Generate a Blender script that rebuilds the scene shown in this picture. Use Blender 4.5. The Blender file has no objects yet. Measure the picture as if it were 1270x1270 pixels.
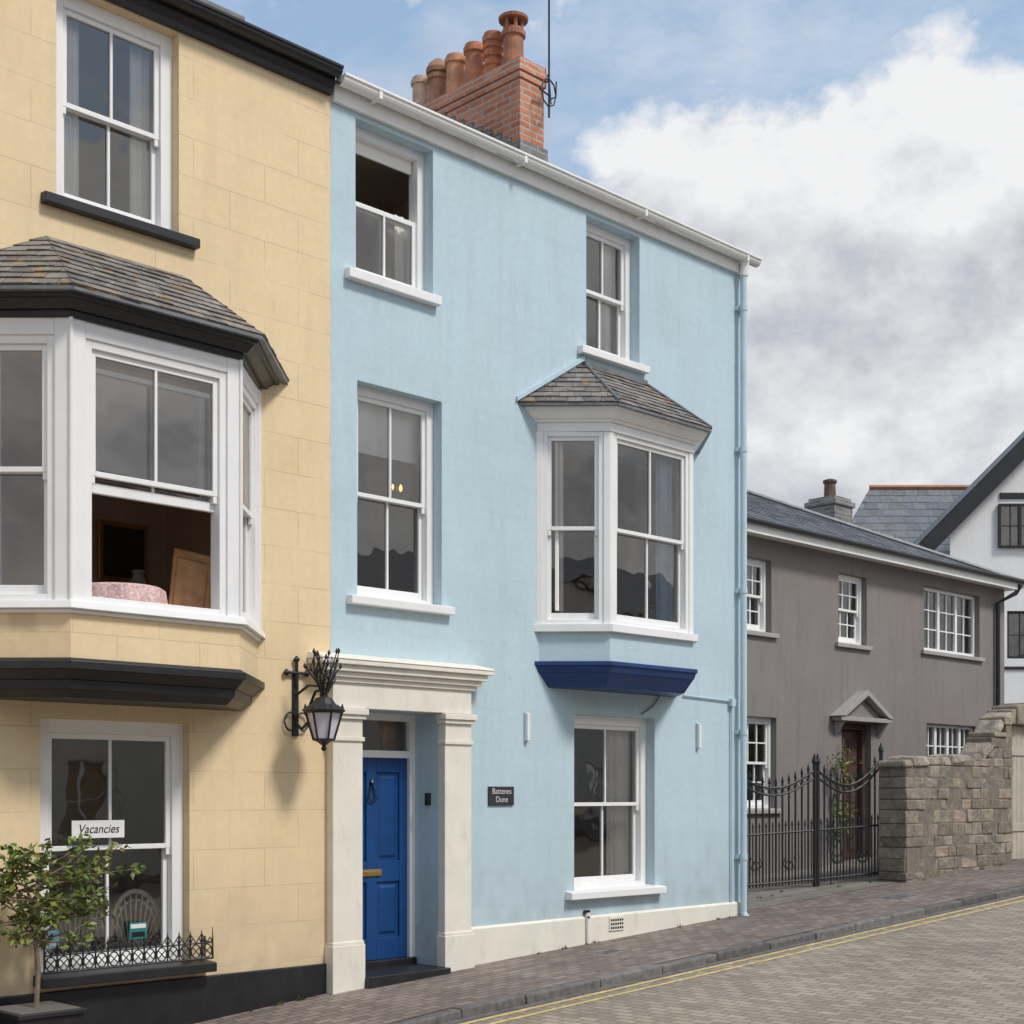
import bpy, math, random
from mathutils import Vector, Matrix, noise
random.seed(7)
scene=bpy.context.scene
R=random.uniform
V=Vector
# ------------------------------------------------------------------ helpers
def g(x):
    if x>=0: return 0.054*x if x<24 else 0.054*24+0.02*(min(x,60)-24)
    return 0.085*max(x,-3.2)+0.02*(max(x,-12)+3.2 if x<-3.2 else 0)
class Fr:
    def __init__(s,O=(0,0,0),U=(1,0,0),N=(0,-1,0)):
        s.O=V(O); s.U=V(U).normalized(); s.N=V(N).normalized()
    def p(s,u,n,z): return s.O+s.U*u+s.N*n+V((0,0,z))
WALL=Fr()
def empty(name,loc=(0,0,0)):
    e=bpy.data.objects.new(name,None); e.location=loc; e.empty_display_size=.3
    scene.collection.objects.link(e); return e
def setpar(o,par):
    if par is not None:
        o.parent=par; o.matrix_parent_inverse=Matrix.Translation(-V(par.location))
class MB:
    def __init__(s,name,mats,par=None):
        s.n=name; s.m=mats if isinstance(mats,(list,tuple)) else [mats]; s.par=par
        s.v=[];s.f=[];s.mi=[];s.c=[]
    def poly(s,pts,mi=0,c=1.0):
        b=len(s.v); s.v+= [tuple(p) for p in pts]; s.f.append(tuple(range(b,b+len(pts)))); s.mi.append(mi); s.c.append(c)
    def hexa(s,p,mi=0,c=1.0):
        b=len(s.v); s.v+=[tuple(q) for q in p]
        for f in ((0,1,2,3),(7,6,5,4),(0,4,5,1),(1,5,6,2),(2,6,7,3),(3,7,4,0)):
            s.f.append(tuple(b+i for i in f)); s.mi.append(mi); s.c.append(c)
    def box(s,x0,x1,y0,y1,z0,z1,mi=0,c=1.0):
        s.hexa([(x0,y0,z0),(x0,y1,z0),(x1,y1,z0),(x1,y0,z0),(x0,y0,z1),(x0,y1,z1),(x1,y1,z1),(x1,y0,z1)],mi,c)
    def lbox(s,T,u0,u1,n0,n1,z0,z1,mi=0,c=1.0):
        s.hexa([T.p(u0,n0,z0),T.p(u0,n1,z0),T.p(u1,n1,z0),T.p(u1,n0,z0),T.p(u0,n0,z1),T.p(u0,n1,z1),T.p(u1,n1,z1),T.p(u1,n0,z1)],mi,c)
    def loft(s,lo,hi,mi=0,c=1.0):
        b=len(s.v); n=len(lo); s.v+=[tuple(q) for q in lo]+[tuple(q) for q in hi]
        s.f.append(tuple(b+i for i in range(n))[::-1]); s.f.append(tuple(b+n+i for i in range(n)))
        s.mi+=[mi,mi]; s.c+=[c,c]
        for i in range(n):
            j=(i+1)%n; s.f.append((b+i,b+j,b+n+j,b+n+i)); s.mi.append(mi); s.c.append(c)
    def extr(s,prof,x0,x1,T=WALL,mi=0):
        s.loft([T.p(x0,a,b) for a,b in prof],[T.p(x1,a,b) for a,b in prof],mi)
    def tube(s,pts,r,seg=6,mi=0,c=1.0):
        pts=[V(p) for p in pts]; rs=r if isinstance(r,(list,tuple)) else [r]*len(pts)
        rings=[]
        for i,p in enumerate(pts):
            d=(pts[min(i+1,len(pts)-1)]-pts[max(i-1,0)]).normalized()
            a=d.cross(V((0,0,1)))
            if a.length<.1: a=d.cross(V((0,1,0)))
            a.normalize(); b2=d.cross(a)
            rings.append([p+(a*math.cos(t*2*math.pi/seg)+b2*math.sin(t*2*math.pi/seg))*rs[i] for t in range(seg)])
        b=len(s.v)
        for rg in rings: s.v+=[tuple(q) for q in rg]
        for i in range(len(rings)-1):
            for t in range(seg):
                t2=(t+1)%seg
                s.f.append((b+i*seg+t,b+i*seg+t2,b+(i+1)*seg+t2,b+(i+1)*seg+t)); s.mi.append(mi); s.c.append(c)
        s.f.append(tuple(b+t for t in range(seg))[::-1]); s.mi.append(mi); s.c.append(c)
        l=b+(len(rings)-1)*seg
        s.f.append(tuple(l+t for t in range(seg))); s.mi.append(mi); s.c.append(c)
    def lathe(s,cx,cy,prof,seg=16,mi=0,c=1.0):
        b=len(s.v)
        for r,z in prof:
            for t in range(seg):
                a=t*2*math.pi/seg; s.v.append((cx+r*math.cos(a),cy+r*math.sin(a),z))
        for i in range(len(prof)-1):
            for t in range(seg):
                t2=(t+1)%seg
                s.f.append((b+i*seg+t,b+i*seg+t2,b+(i+1)*seg+t2,b+(i+1)*seg+t)); s.mi.append(mi); s.c.append(c)
        s.f.append(tuple(b+t for t in range(seg))[::-1]); s.mi.append(mi); s.c.append(c)
        l=b+(len(prof)-1)*seg; s.f.append(tuple(l+t for t in range(seg))); s.mi.append(mi); s.c.append(c)
    def build(s,bevel=0,smooth=False,recalc=True):
        me=bpy.data.meshes.new(s.n); me.from_pydata(s.v,[],s.f)
        for m in s.m: me.materials.append(m)
        for p,mi in zip(me.polygons,s.mi): p.material_index=mi; p.use_smooth=smooth
        at=me.color_attributes.new("Col",'FLOAT_COLOR','CORNER')
        for p,c in zip(me.polygons,s.c):
            cc=(c,c,c,1) if not isinstance(c,tuple) else (*c,1)
            for li in p.loop_indices: at.data[li].color=cc
        if recalc:
            import bmesh
            bm=bmesh.new(); bm.from_mesh(me); bmesh.ops.recalc_face_normals(bm,faces=bm.faces); bm.to_mesh(me); bm.free()
        o=bpy.data.objects.new(s.n,me); scene.collection.objects.link(o); setpar(o,s.par)
        if bevel:
            md=o.modifiers.new('bevel','BEVEL'); md.width=bevel; md.segments=2; md.limit_method='ANGLE'; md.angle_limit=math.radians(40)
        return o
# ------------------------------------------------------------------ materials
def newmat(name):
    m=bpy.data.materials.new(name); m.use_nodes=True
    nt=m.node_tree; b=nt.nodes['Principled BSDF']; return m,nt,b
def N(nt,t,**k):
    n=nt.nodes.new(t)
    for a,v in k.items(): setattr(n,a,v)
    return n
def mixc(nt,f,a,b,bt='MIX'):
    n=N(nt,'ShaderNodeMix',data_type='RGBA',blend_type=bt)
    for i,vv in ((0,f),(6,a),(7,b)):
        if isinstance(vv,(int,float)): n.inputs[i].default_value=vv
        elif isinstance(vv,tuple): n.inputs[i].default_value=(*vv[:3],1)
        else: nt.links.new(vv,n.inputs[i])
    return n.outputs[2]
def mmul(nt,a,k):
    n=N(nt,'ShaderNodeMath',operation='MULTIPLY'); nt.links.new(a,n.inputs[0])
    if isinstance(k,(int,float)): n.inputs[1].default_value=k
    else: nt.links.new(k,n.inputs[1])
    return n.outputs[0]
def ramp(nt,src,p0,p1,c0=(0,0,0),c1=(1,1,1)):
    r=N(nt,'ShaderNodeValToRGB'); r.color_ramp.elements[0].position=p0; r.color_ramp.elements[1].position=p1
    r.color_ramp.elements[0].color=(*c0,1); r.color_ramp.elements[1].color=(*c1,1)
    nt.links.new(src,r.inputs[0]); return r.outputs[0]
def noi(nt,scale,detail=5,vec=None,rough=.55):
    n=N(nt,'ShaderNodeTexNoise'); n.inputs['Scale'].default_value=scale; n.inputs['Detail'].default_value=detail; n.inputs['Roughness'].default_value=rough
    if vec is not None: nt.links.new(vec,n.inputs['Vector'])
    return n.outputs['Fac']
def objco(nt): return N(nt,'ShaderNodeTexCoord').outputs['Object']
def mapping(nt,vec,sc=(1,1,1),loc=(0,0,0)):
    m=N(nt,'ShaderNodeMapping'); m.inputs['Scale'].default_value=sc; m.inputs['Location'].default_value=loc
    nt.links.new(vec,m.inputs['Vector']); return m.outputs[0]
def dk(c,f): return tuple(min(1,x*f) for x in c)
def bumpn(nt,b,h,st,dist=.01,prev=None):
    n=N(nt,'ShaderNodeBump'); n.inputs['Strength'].default_value=st; n.inputs['Distance'].default_value=dist
    nt.links.new(h,n.inputs['Height'])
    if prev is not None: nt.links.new(prev,n.inputs['Normal'])
    nt.links.new(n.outputs[0],b.inputs['Normal']); return n.outputs[0]
def mat(name,c,rough=.6,var=.12,ns=2.5,bump=.2,bs=50,attr=False,metal=0,dirt=0,bd=.006,chips=0):
    m,nt,b=newmat(name); co=objco(nt)
    f=ramp(nt,noi(nt,ns,6,co),.3,.7)
    col=mixc(nt,f,dk(c,1-var),dk(c,1+var))
    if dirt:
        f2=ramp(nt,noi(nt,7,8,mapping(nt,co,(1,1,.35)),.7),.52,.8)
        col=mixc(nt,mmul(nt,f2,dirt),col,(.16,.14,.11))
    if chips:
        f3=ramp(nt,noi(nt,11,7,co,.75),.66,.69); col=mixc(nt,mmul(nt,f3,chips),col,(.17,.11,.08))
    if attr:
        a=N(nt,'ShaderNodeAttribute',attribute_name='Col'); col=mixc(nt,1.0,col,a.outputs['Color'],'MULTIPLY')
    nt.links.new(col,b.inputs['Base Color']); b.inputs['Roughness'].default_value=rough; b.inputs['Metallic'].default_value=metal
    if bump: bumpn(nt,b,noi(nt,bs,4,co),bump,bd)
    return m
def stonemat(name,c):
    m,nt,b=newmat(name); co=objco(nt)
    a=N(nt,'ShaderNodeAttribute',attribute_name='Col')
    col=mixc(nt,ramp(nt,noi(nt,6,8,co,.7),.3,.7),dk(c,.6),dk(c,1.35))
    col=mixc(nt,1.0,col,a.outputs['Color'],'MULTIPLY')
    col=mixc(nt,mmul(nt,ramp(nt,noi(nt,2.0,7,co,.7),.48,.62),.6),col,(.15,.135,.12))
    col=mixc(nt,mmul(nt,ramp(nt,noi(nt,19,7,mapping(nt,co,(1,1,1),(3,1,2)),.75),.56,.66),.75),col,(.44,.41,.36))
    col=mixc(nt,mmul(nt,ramp(nt,noi(nt,9,7,mapping(nt,co,(1,1,1),(8,4,2)),.75),.60,.70),.5),col,(.30,.19,.09))
    nt.links.new(col,b.inputs['Base Color']); b.inputs['Roughness'].default_value=.95
    n1=bumpn(nt,b,noi(nt,12,7,co,.7),.9,.05); bumpn(nt,b,noi(nt,50,5,co),.7,.012,n1); return m
def stucco(name,c,score=.06,bw=.72,rh=.33,grain=.25,gs=90,dirt=.25,mort=.8,ms=.006,stk=(.2,.19,.16)):
    m,nt,b=newmat(name); co=objco(nt)
    sx=N(nt,'ShaderNodeSeparateXYZ'); nt.links.new(co,sx.inputs[0])
    ad=N(nt,'ShaderNodeMath',operation='ADD'); nt.links.new(sx.outputs[0],ad.inputs[0]); nt.links.new(sx.outputs[1],ad.inputs[1])
    cb=N(nt,'ShaderNodeCombineXYZ'); nt.links.new(ad.outputs[0],cb.inputs[0]); nt.links.new(sx.outputs[2],cb.inputs[1])
    big=ramp(nt,noi(nt,.9,6,co),.3,.72)
    col=mixc(nt,big,dk(c,.93),dk(c,1.04))
    col=mixc(nt,1.0,col,mixc(nt,ramp(nt,noi(nt,14,6,co,.65),.3,.7),(.945,)*3,(1.035,)*3),'MULTIPLY')
    br=N(nt,'ShaderNodeTexBrick'); nt.links.new(cb.outputs[0],br.inputs['Vector'])
    br.inputs['Scale'].default_value=1; br.inputs['Mortar Size'].default_value=ms; br.inputs['Mortar Smooth'].default_value=.5
    br.inputs['Brick Width'].default_value=bw; br.inputs['Row Height'].default_value=rh
    br.inputs['Color1'].default_value=(1,1,1,1); br.inputs['Color2'].default_value=(.965,.965,.955,1); br.inputs['Mortar'].default_value=(mort,mort*.98,mort*.95,1)
    brk=noi(nt,1.1,3,co)
    col=mixc(nt,mmul(nt,ramp(nt,brk,.36,.56),min(1,score*10)),col,mixc(nt,1.0,col,br.outputs['Color'],'MULTIPLY'))
    st=ramp(nt,noi(nt,2.2,8,mapping(nt,cb.outputs[0],(3.0,.28,1)),.65),.50,.82)
    col=mixc(nt,mmul(nt,st,dirt),col,dk(c,.55))
    sp=ramp(nt,noi(nt,28,6,co,.7),.66,.78)
    col=mixc(nt,mmul(nt,sp,dirt*.7),col,dk(c,.55))
    mr=N(nt,'ShaderNodeMapRange'); nt.links.new(sx.outputs[2],mr.inputs['Value']); mr.inputs['From Min'].default_value=.1; mr.inputs['From Max'].default_value=1.5; mr.inputs['To Min'].default_value=.62; mr.inputs['To Max'].default_value=0
    col=mixc(nt,mmul(nt,mr.outputs[0],ramp(nt,noi(nt,3.5,8,co,.7),.35,.75)),col,stk)
    nt.links.new(col,b.inputs['Base Color']); b.inputs['Roughness'].default_value=.8
    n1=bumpn(nt,b,noi(nt,gs,5,co),grain,.006)
    n2=bumpn(nt,b,noi(nt,1.3,3,co),.5,.03,n1)
    bumpn(nt,b,br.outputs['Color'],.3 if score else 0.0,.004,n2)
    return m
def bricks(name,c1,c2,mort,bw,rh,ms,axis='XY',rough=.85,bump=.6,var=.25,stain=None,bd=.01,wob=.12):
    m,nt,b=newmat(name); co=objco(nt)
    sx=N(nt,'ShaderNodeSeparateXYZ'); nt.links.new(co,sx.inputs[0]); cb=N(nt,'ShaderNodeCombineXYZ')
    if axis=='XY': nt.links.new(sx.outputs[0],cb.inputs[0]); nt.links.new(sx.outputs[1],cb.inputs[1])
    elif axis=='YX': nt.links.new(sx.outputs[1],cb.inputs[0]); nt.links.new(sx.outputs[0],cb.inputs[1])
    else:
        ad=N(nt,'ShaderNodeMath',operation='ADD'); nt.links.new(sx.outputs[0],ad.inputs[0]); nt.links.new(sx.outputs[1],ad.inputs[1])
        nt.links.new(ad.outputs[0],cb.inputs[0]); nt.links.new(sx.outputs[2],cb.inputs[1])
    wn=N(nt,'ShaderNodeTexNoise'); wn.inputs['Scale'].default_value=6; nt.links.new(co,wn.inputs['Vector'])
    vm=N(nt,'ShaderNodeVectorMath',operation='MULTIPLY_ADD'); nt.links.new(wn.outputs['Color'],vm.inputs[0]); vm.inputs[1].default_value=(rh*wob,)*3; nt.links.new(cb.outputs[0],vm.inputs[2])
    br=N(nt,'ShaderNodeTexBrick'); nt.links.new(vm.outputs[0],br.inputs['Vector'])
    br.inputs['Scale'].default_value=1; br.inputs['Mortar Size'].default_value=ms; br.inputs['Mortar Smooth'].default_value=.3
    br.inputs['Brick Width'].default_value=bw; br.inputs['Row Height'].default_value=rh
    br.inputs['Color1'].default_value=(*c1,1); br.inputs['Color2'].default_value=(*c2,1); br.inputs['Mortar'].default_value=(*mort,1)
    col=br.outputs['Color']
    f=ramp(nt,noi(nt,.8,7,co,.65),.3,.7)
    col=mixc(nt,1.0,col,mixc(nt,f,(1-var,)*3,(1+var,)*3),'MULTIPLY')
    f=ramp(nt,noi(nt,40,4,co),.3,.7)
    col=mixc(nt,1.0,col,mixc(nt,f,(.85,)*3,(1.1,)*3),'MULTIPLY')
    if stain:
        f=ramp(nt,noi(nt,3.5,8,co,.75),.56,.72); col=mixc(nt,mmul(nt,f,.85),col,stain)
    nt.links.new(col,b.inputs['Base Color']); b.inputs['Roughness'].default_value=rough
    inv=N(nt,'ShaderNodeMath',operation='SUBTRACT'); inv.inputs[0].default_value=1; nt.links.new(br.outputs['Fac'],inv.inputs[1])
    n1=bumpn(nt,b,inv.outputs[0],bump,bd); bumpn(nt,b,noi(nt,60,4,co),.3,.006,n1)
    return m
def glassmat(name,refl=.16,tint=(.99,.99,.98)):
    m,nt,b=newmat(name); nt.nodes.remove(b); out=nt.nodes['Material Output']
    tr=N(nt,'ShaderNodeBsdfTransparent'); tr.inputs[0].default_value=(*tint,1)
    gl=N(nt,'ShaderNodeBsdfGlossy'); gl.inputs['Roughness'].default_value=.01; gl.inputs[0].default_value=(.98,.96,.92,1)
    co=objco(nt); bp=N(nt,'ShaderNodeBump'); bp.inputs['Strength'].default_value=.3; bp.inputs['Distance'].default_value=.012
    nt.links.new(noi(nt,2.6,1,co),bp.inputs['Height']); nt.links.new(bp.outputs[0],gl.inputs['Normal'])
    fr=N(nt,'ShaderNodeFresnel'); fr.inputs[0].default_value=1.5
    ad=N(nt,'ShaderNodeMath',operation='ADD'); nt.links.new(fr.outputs[0],ad.inputs[0]); ad.inputs[1].default_value=refl
    mx=N(nt,'ShaderNodeMixShader'); nt.links.new(ad.outputs[0],mx.inputs[0]); nt.links.new(tr.outputs[0],mx.inputs[1]); nt.links.new(gl.outputs[0],mx.inputs[2])
    nt.links.new(mx.outputs[0],out.inputs[0]); return m
def emis(name,c,s):
    m,nt,b=newmat(name); b.inputs['Base Color'].default_value=(*c,1); b.inputs['Emission Color'].default_value=(*c,1); b.inputs['Emission Strength'].default_value=s; return m
def slate(name,c,lich=0.0):
    m,nt,b=newmat(name); co=objco(nt)
    a=N(nt,'ShaderNodeAttribute',attribute_name='Col')
    f=ramp(nt,noi(nt,9,7,co,.65),.3,.7); col=mixc(nt,f,dk(c,.7),dk(c,1.25))
    col=mixc(nt,1.0,col,a.outputs['Color'],'MULTIPLY')
    if lich:
        f=ramp(nt,noi(nt,4,9,co,.75),.57,.62); col=mixc(nt,mmul(nt,f,lich),col,(.38,.22,.08))
        f=ramp(nt,noi(nt,12,7,mapping(nt,co,(1,1,1),(5,3,1)),.7),.57,.64); col=mixc(nt,mmul(nt,f,lich),col,(.34,.34,.30))
    nt.links.new(col,b.inputs['Base Color']); b.inputs['Roughness'].default_value=.62
    bumpn(nt,b,noi(nt,30,6,co),.5,.01); return m
BLUEC=(.505,.645,.71); YELC=(.81,.635,.395)
m_blue=stucco('pale_blue_stucco',BLUEC,score=.06,dirt=.26,mort=.88,ms=.005)
m_yel=stucco('yellow_stucco',YELC,score=.1,dirt=.24,mort=.77,ms=.0055)
m_cream=mat('cream_paint',(.79,.755,.66),.6,.05,3,.2,60,dirt=.25,chips=.6)
m_white=mat('white_gloss_paint',(.84,.84,.83),.4,.03,3,.08,40,dirt=.1)
m_black=mat('black_paint',(.016,.016,.018),.42,.25,4,.25,60,dirt=.10)
m_iron=mat('wrought_iron',(.018,.019,.022),.5,.2,6,.3,80)
m_navy=mat('navy_paint',(.010,.045,.165),.45,.15,5,.15,50,dirt=.1)
m_door=mat('blue_door_paint',(.008,.058,.20),.36,.15,4,.1,40)
m_brass=mat('brass',(.65,.42,.16),.3,.1,10,.05,50,metal=.9)
m_grey=stucco('grey_roughcast',(.235,.21,.20),score=0,grain=1.0,gs=30,dirt=.6)
m_gtrim=mat('grey_stone_trim',(.36,.34,.33),.7,.1,4,.2,60)
m_brick=bricks('red_brick',(.50,.17,.085),(.66,.27,.15),(.50,.40,.33),.225,.075,.014,'XZ',stain=(.42,.28,.21))
m_gbrick=bricks('grey_stone_blocks',(.17,.17,.17),(.26,.25,.24),(.33,.32,.3),.26,.09,.014,'XZ')
m_slateb=slate('old_bay_slate',(.19,.172,.158),.8)
m_slateg=slate('grey_roof_slate',(.145,.155,.17),.0)
m_slated=slate('main_roof_slate',(.12,.12,.13),.3)
m_lead=mat('lead_flashing',(.16,.17,.18),.5,.3,6,.4,20)
m_terra=mat('terracotta',(.50,.22,.12),.75,.3,8,.4,30,attr=True,dirt=.7)
m_stone=stonemat('rubble_limestone',(.31,.265,.215))
m_mortar=mat('lime_mortar',(.19,.165,.135),.95,.3,8,.8,40)
m_road=bricks('road_setts',(.25,.205,.16),(.38,.32,.25),(.17,.145,.12),.21,.105,.009,'YX',bump=.6,var=.2,stain=(.21,.175,.14),wob=.2)
m_pave=bricks('pavement_pavers',(.16,.125,.11),(.265,.21,.18),(.10,.088,.08),.20,.10,.009,'XY',bump=.6,var=.28,stain=(.15,.125,.11),wob=.2)
m_kerb=mat('granite_kerb',(.14,.13,.125),.8,.35,12,.6,40,attr=True,dirt=.5)
m_yline=mat('yellow_road_paint',(.56,.44,.18),.8,.3,14,.4,60,dirt=1.0)
m_ground=mat('ground_surface',(.14,.13,.12),.9,.2,.5,.4,20)
m_yard=bricks('yard_paving',(.2,.18,.16),(.26,.23,.2),(.12,.11,.1),.4,.3,.012,'XY')
m_glass=glassmat('window_glass',.11)
m_room=mat('room_wall_paint',(.76,.66,.56),.85,.1,2,0)
m_roomw=mat('room_wall_warm',(.72,.58,.45),.85,.1,2,0)
m_floor=mat('room_floor',(.36,.27,.20),.7,.2,4,0)
m_dark=mat('dark_interior',(.05,.045,.04),.8,.2,4,0)
m_curt=mat('curtain_cloth',(.88,.85,.80),.9,.05,3,.2,60)
m_curtb=mat('blue_curtain_cloth',(.42,.52,.64),.9,.15,3,.2,60)
m_leaf=mat('leaf_green',(.11,.165,.05),.5,.35,12,.1,40,attr=True)
m_bark=mat('bark',(.20,.155,.11),.9,.25,20,.6,60)
m_lglass=mat('frosted_lantern_glass',(.68,.65,.72),.25,.1,8,.05,50)
m_sign=mat('white_sign_card',(.8,.8,.78),.5,.03,5,0)
m_slatesign=mat('slate_sign',(.03,.03,.035),.5,.2,9,.2,60)
m_ink=mat('ink_black',(.01,.01,.01),.5,.01,5,0)
m_silver=mat('pale_lettering',(.6,.6,.58),.4,.02,5,0)
m_pink=mat('pink_floral_cloth',(.66,.46,.44),.9,.4,45,.1,60)
m_wood=mat('varnished_wood',(.52,.27,.11),.45,.25,9,.1,40)
m_wick=mat('white_wicker',(.82,.77,.68),.8,.15,30,.3,80)
m_teal=mat('teal_poster',(.02,.20,.19),.5,.2,20,0)
m_skyp=mat('pale_blue_poster',(.3,.55,.68),.5,.3,30,0)
m_bluepipe=mat('blue_pipe_paint',(.50,.645,.715),.45,.06,3,.1,40,dirt=.2)
m_dkwood=mat('dark_wood_door',(.10,.055,.045),.5,.2,8,.2,40)
m_beige=mat('beige_gate_paint',(.46,.41,.34),.7,.1,4,.2,40,dirt=.3)
m_wrender=mat('white_render',(.80,.80,.79),.8,.05,2,.3,60,dirt=.1)
m_orange=mat('clay_ridge',(.42,.18,.10),.8,.2,6,.3,40)
m_pvc=mat('cream_pvc',(.83,.82,.79),.45,.04,3,.05,40,dirt=.2)
# ------------------------------------------------------------------ building pieces
def wall(mb,T,u0,u1,z0,z1,ops,reveal=.25,n=0,mi=0):
    us=sorted(set([u0,u1]+[a for o in ops for a in o[:2]])); zs=sorted(set([z0,z1]+[a for o in ops for a in o[2:4]]))
    for i in range(len(us)-1):
        for j in range(len(zs)-1):
            cu=(us[i]+us[i+1])/2; cz=(zs[j]+zs[j+1])/2
            if any(o[0]<cu<o[1] and o[2]<cz<o[3] for o in ops): continue
            mb.poly([T.p(us[i],n,zs[j]),T.p(us[i+1],n,zs[j]),T.p(us[i+1],n,zs[j+1]),T.p(us[i],n,zs[j+1])],mi)
    for o in ops:
        a,b,c,d=o[:4]; r=o[4] if len(o)>4 else reveal
        mb.poly([T.p(a,n,c),T.p(a,n-r,c),T.p(a,n-r,d),T.p(a,n,d)],mi)
        mb.poly([T.p(b,n,c),T.p(b,n,d),T.p(b,n-r,d),T.p(b,n-r,c)],mi)
        mb.poly([T.p(a,n,d),T.p(a,n-r,d),T.p(b,n-r,d),T.p(b,n,d)],mi)
        mb.poly([T.p(a,n,c),T.p(b,n,c),T.p(b,n-r,c),T.p(a,n-r,c)],mi)
def sash(par,T,u0,u1,z0,z1,n,bars=1,fr=.085,hb=0,up=0,drop=0,cill=.05,st=.045,name='sash_window',frm=None,th=.13,br=.8):
    frm=frm or m_white
    mb=MB(name,[frm],par); gm=MB(name+'_glass',[m_glass],par)
    mb.lbox(T,u0,u0+fr,n-th,n,z0,z1); mb.lbox(T,u1-fr,u1,n-th,n,z0,z1)
    mb.lbox(T,u0+fr,u1-fr,n-th,n,z1-fr,z1); mb.lbox(T,u0+fr,u1-fr,n-th,n,z0,z0+cill)
    a0,a1,b0,b1=u0+fr,u1-fr,z0+cill,z1-fr; mid=(b0+b1)/2
    def leaf(zb,zt,na,nb,rb,rt):
        mb.lbox(T,a0,a0+st,na,nb,zb,zt); mb.lbox(T,a1-st,a1,na,nb,zb,zt)
        mb.lbox(T,a0+st,a1-st,na,nb,zt-rt,zt); mb.lbox(T,a0+st,a1-st,na,nb,zb,zb+rb)
        w=(a1-a0-2*st)
        for i in range(bars):
            c=a0+st+w*(i+1)/(bars+1); mb.lbox(T,c-.012,c+.012,na+.006,nb-.002,zb+rb,zt-rt)
        for i in range(hb):
            c=zb+rb+(zt-rt-zb-rb)*(i+1)/(hb+1); mb.lbox(T,a0+st,a1-st,na+.007,nb-.004,c-.011,c+.011)
        nm=(na+nb)/2; j=[R(-.0025,.0025) for _ in range(4)]
        gm.poly([T.p(a0+st,nm+j[0],zb+rb),T.p(a1-st,nm+j[1],zb+rb),T.p(a1-st,nm+j[2]-j[0]+j[1],zt-rt),T.p(a0+st,nm+j[2],zt-rt)])
    leaf(mid-.02-drop,b1-drop,n-.065,n-.025,.04,st)
    leaf(b0+up,mid+.02+up,n-.11,n-.068,.075,.04)
    for s in (a0,a1-st):
        mb.lbox(T,s+.004,s+st-.004,n-.06,n-.028,mid-.075-drop,mid-.02-drop)
    mb.build(.004); gm.build(recalc=False)
def casement(par,T,u0,u1,z0,z1,n,cols=3,rows=3,vb=1,frm=None,name='casement_window'):
    frm=frm or m_white; mb=MB(name,[frm],par); gm=MB(name+'_glass',[m_glass],par)
    f=.06; mb.lbox(T,u0,u0+f,n-.1,n,z0,z1); mb.lbox(T,u1-f,u1,n-.1,n,z0,z1)
    mb.lbox(T,u0+f,u1-f,n-.1,n,z1-f,z1); mb.lbox(T,u0+f,u1-f,n-.1,n,z0,z0+f)
    w=(u1-u0-2*f)
    for i in range(1,cols):
        c=u0+f+w*i/cols; mb.lbox(T,c-.04,c+.04,n-.1,n-.002,z0+f,z1-f)
    for i in range(cols):
        a=u0+f+w*i/cols; b=a+w/cols
        for k in range(1,vb+1):
            c=a+(b-a)*k/(vb+1); mb.lbox(T,c-.012,c+.012,n-.07,n-.02,z0+f,z1-f)
        for k in range(1,rows):
            c=z0+f+(z1-z0-2*f)*k/rows; mb.lbox(T,a+.04,b-.04,n-.068,n-.022,c-.012,c+.012)
    gm.poly([T.p(u0+f,n-.045,z0+f),T.p(u1-f,n-.045,z0+f),T.p(u1-f,n-.045,z1-f),T.p(u0+f,n-.045,z1-f)])
    mb.build(.004); gm.build(recalc=False)
def sill(par,T,u0,u1,z0,z1,m,proj=.08,back=.14,name='window_sill'):
    mb=MB(name,[m],par)
    mb.hexa([T.p(u0,-back,z0),T.p(u0,proj,z0),T.p(u1,proj,z0),T.p(u1,-back,z0),T.p(u0,-back,z1+.012),T.p(u0,proj,z1-.012),T.p(u1,proj,z1-.012),T.p(u1,-back,z1+.012)])
    mb.build(.008)
def room(par,x0,x1,y0,y1,z0,z1,m=None,name='room'):
    mb=MB(name,[m or m_room,m_floor],par)
    P=lambda x,y,z:(x,y,z)
    mb.poly([P(x0,y1,z0),P(x1,y1,z0),P(x1,y1,z1),P(x0,y1,z1)])
    mb.poly([P(x0,y0,z0),P(x0,y1,z0),P(x0,y1,z1),P(x0,y0,z1)])
    mb.poly([P(x1,y0,z0),P(x1,y1,z0),P(x1,y1,z1),P(x1,y0,z1)])
    mb.poly([P(x0,y0,z1),P(x1,y0,z1),P(x1,y1,z1),P(x0,y1,z1)])
    mb.poly([P(x0,y0,z0),P(x1,y0,z0),P(x1,y1,z0),P(x0,y1,z0)],1)
    mb.build(recalc=False)
def curtain(par,T,u0,u1,z0,z1,n,m,fold=.09,amp=.02,name='curtain'):
    mb=MB(name,[m],par); k=max(6,int((u1-u0)/fold*6)); pr=None
    for i in range(k+1):
        u=u0+(u1-u0)*i/k; a=amp*math.sin(u/fold*2*math.pi)+amp*.5*math.sin(u*37)
        c=(T.p(u,n+a*.6,z1),T.p(u,n+a,z0))
        if pr: mb.poly([pr[1],c[1],c[0],pr[0]])
        pr=c
    mb.build(smooth=True,recalc=False)
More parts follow.
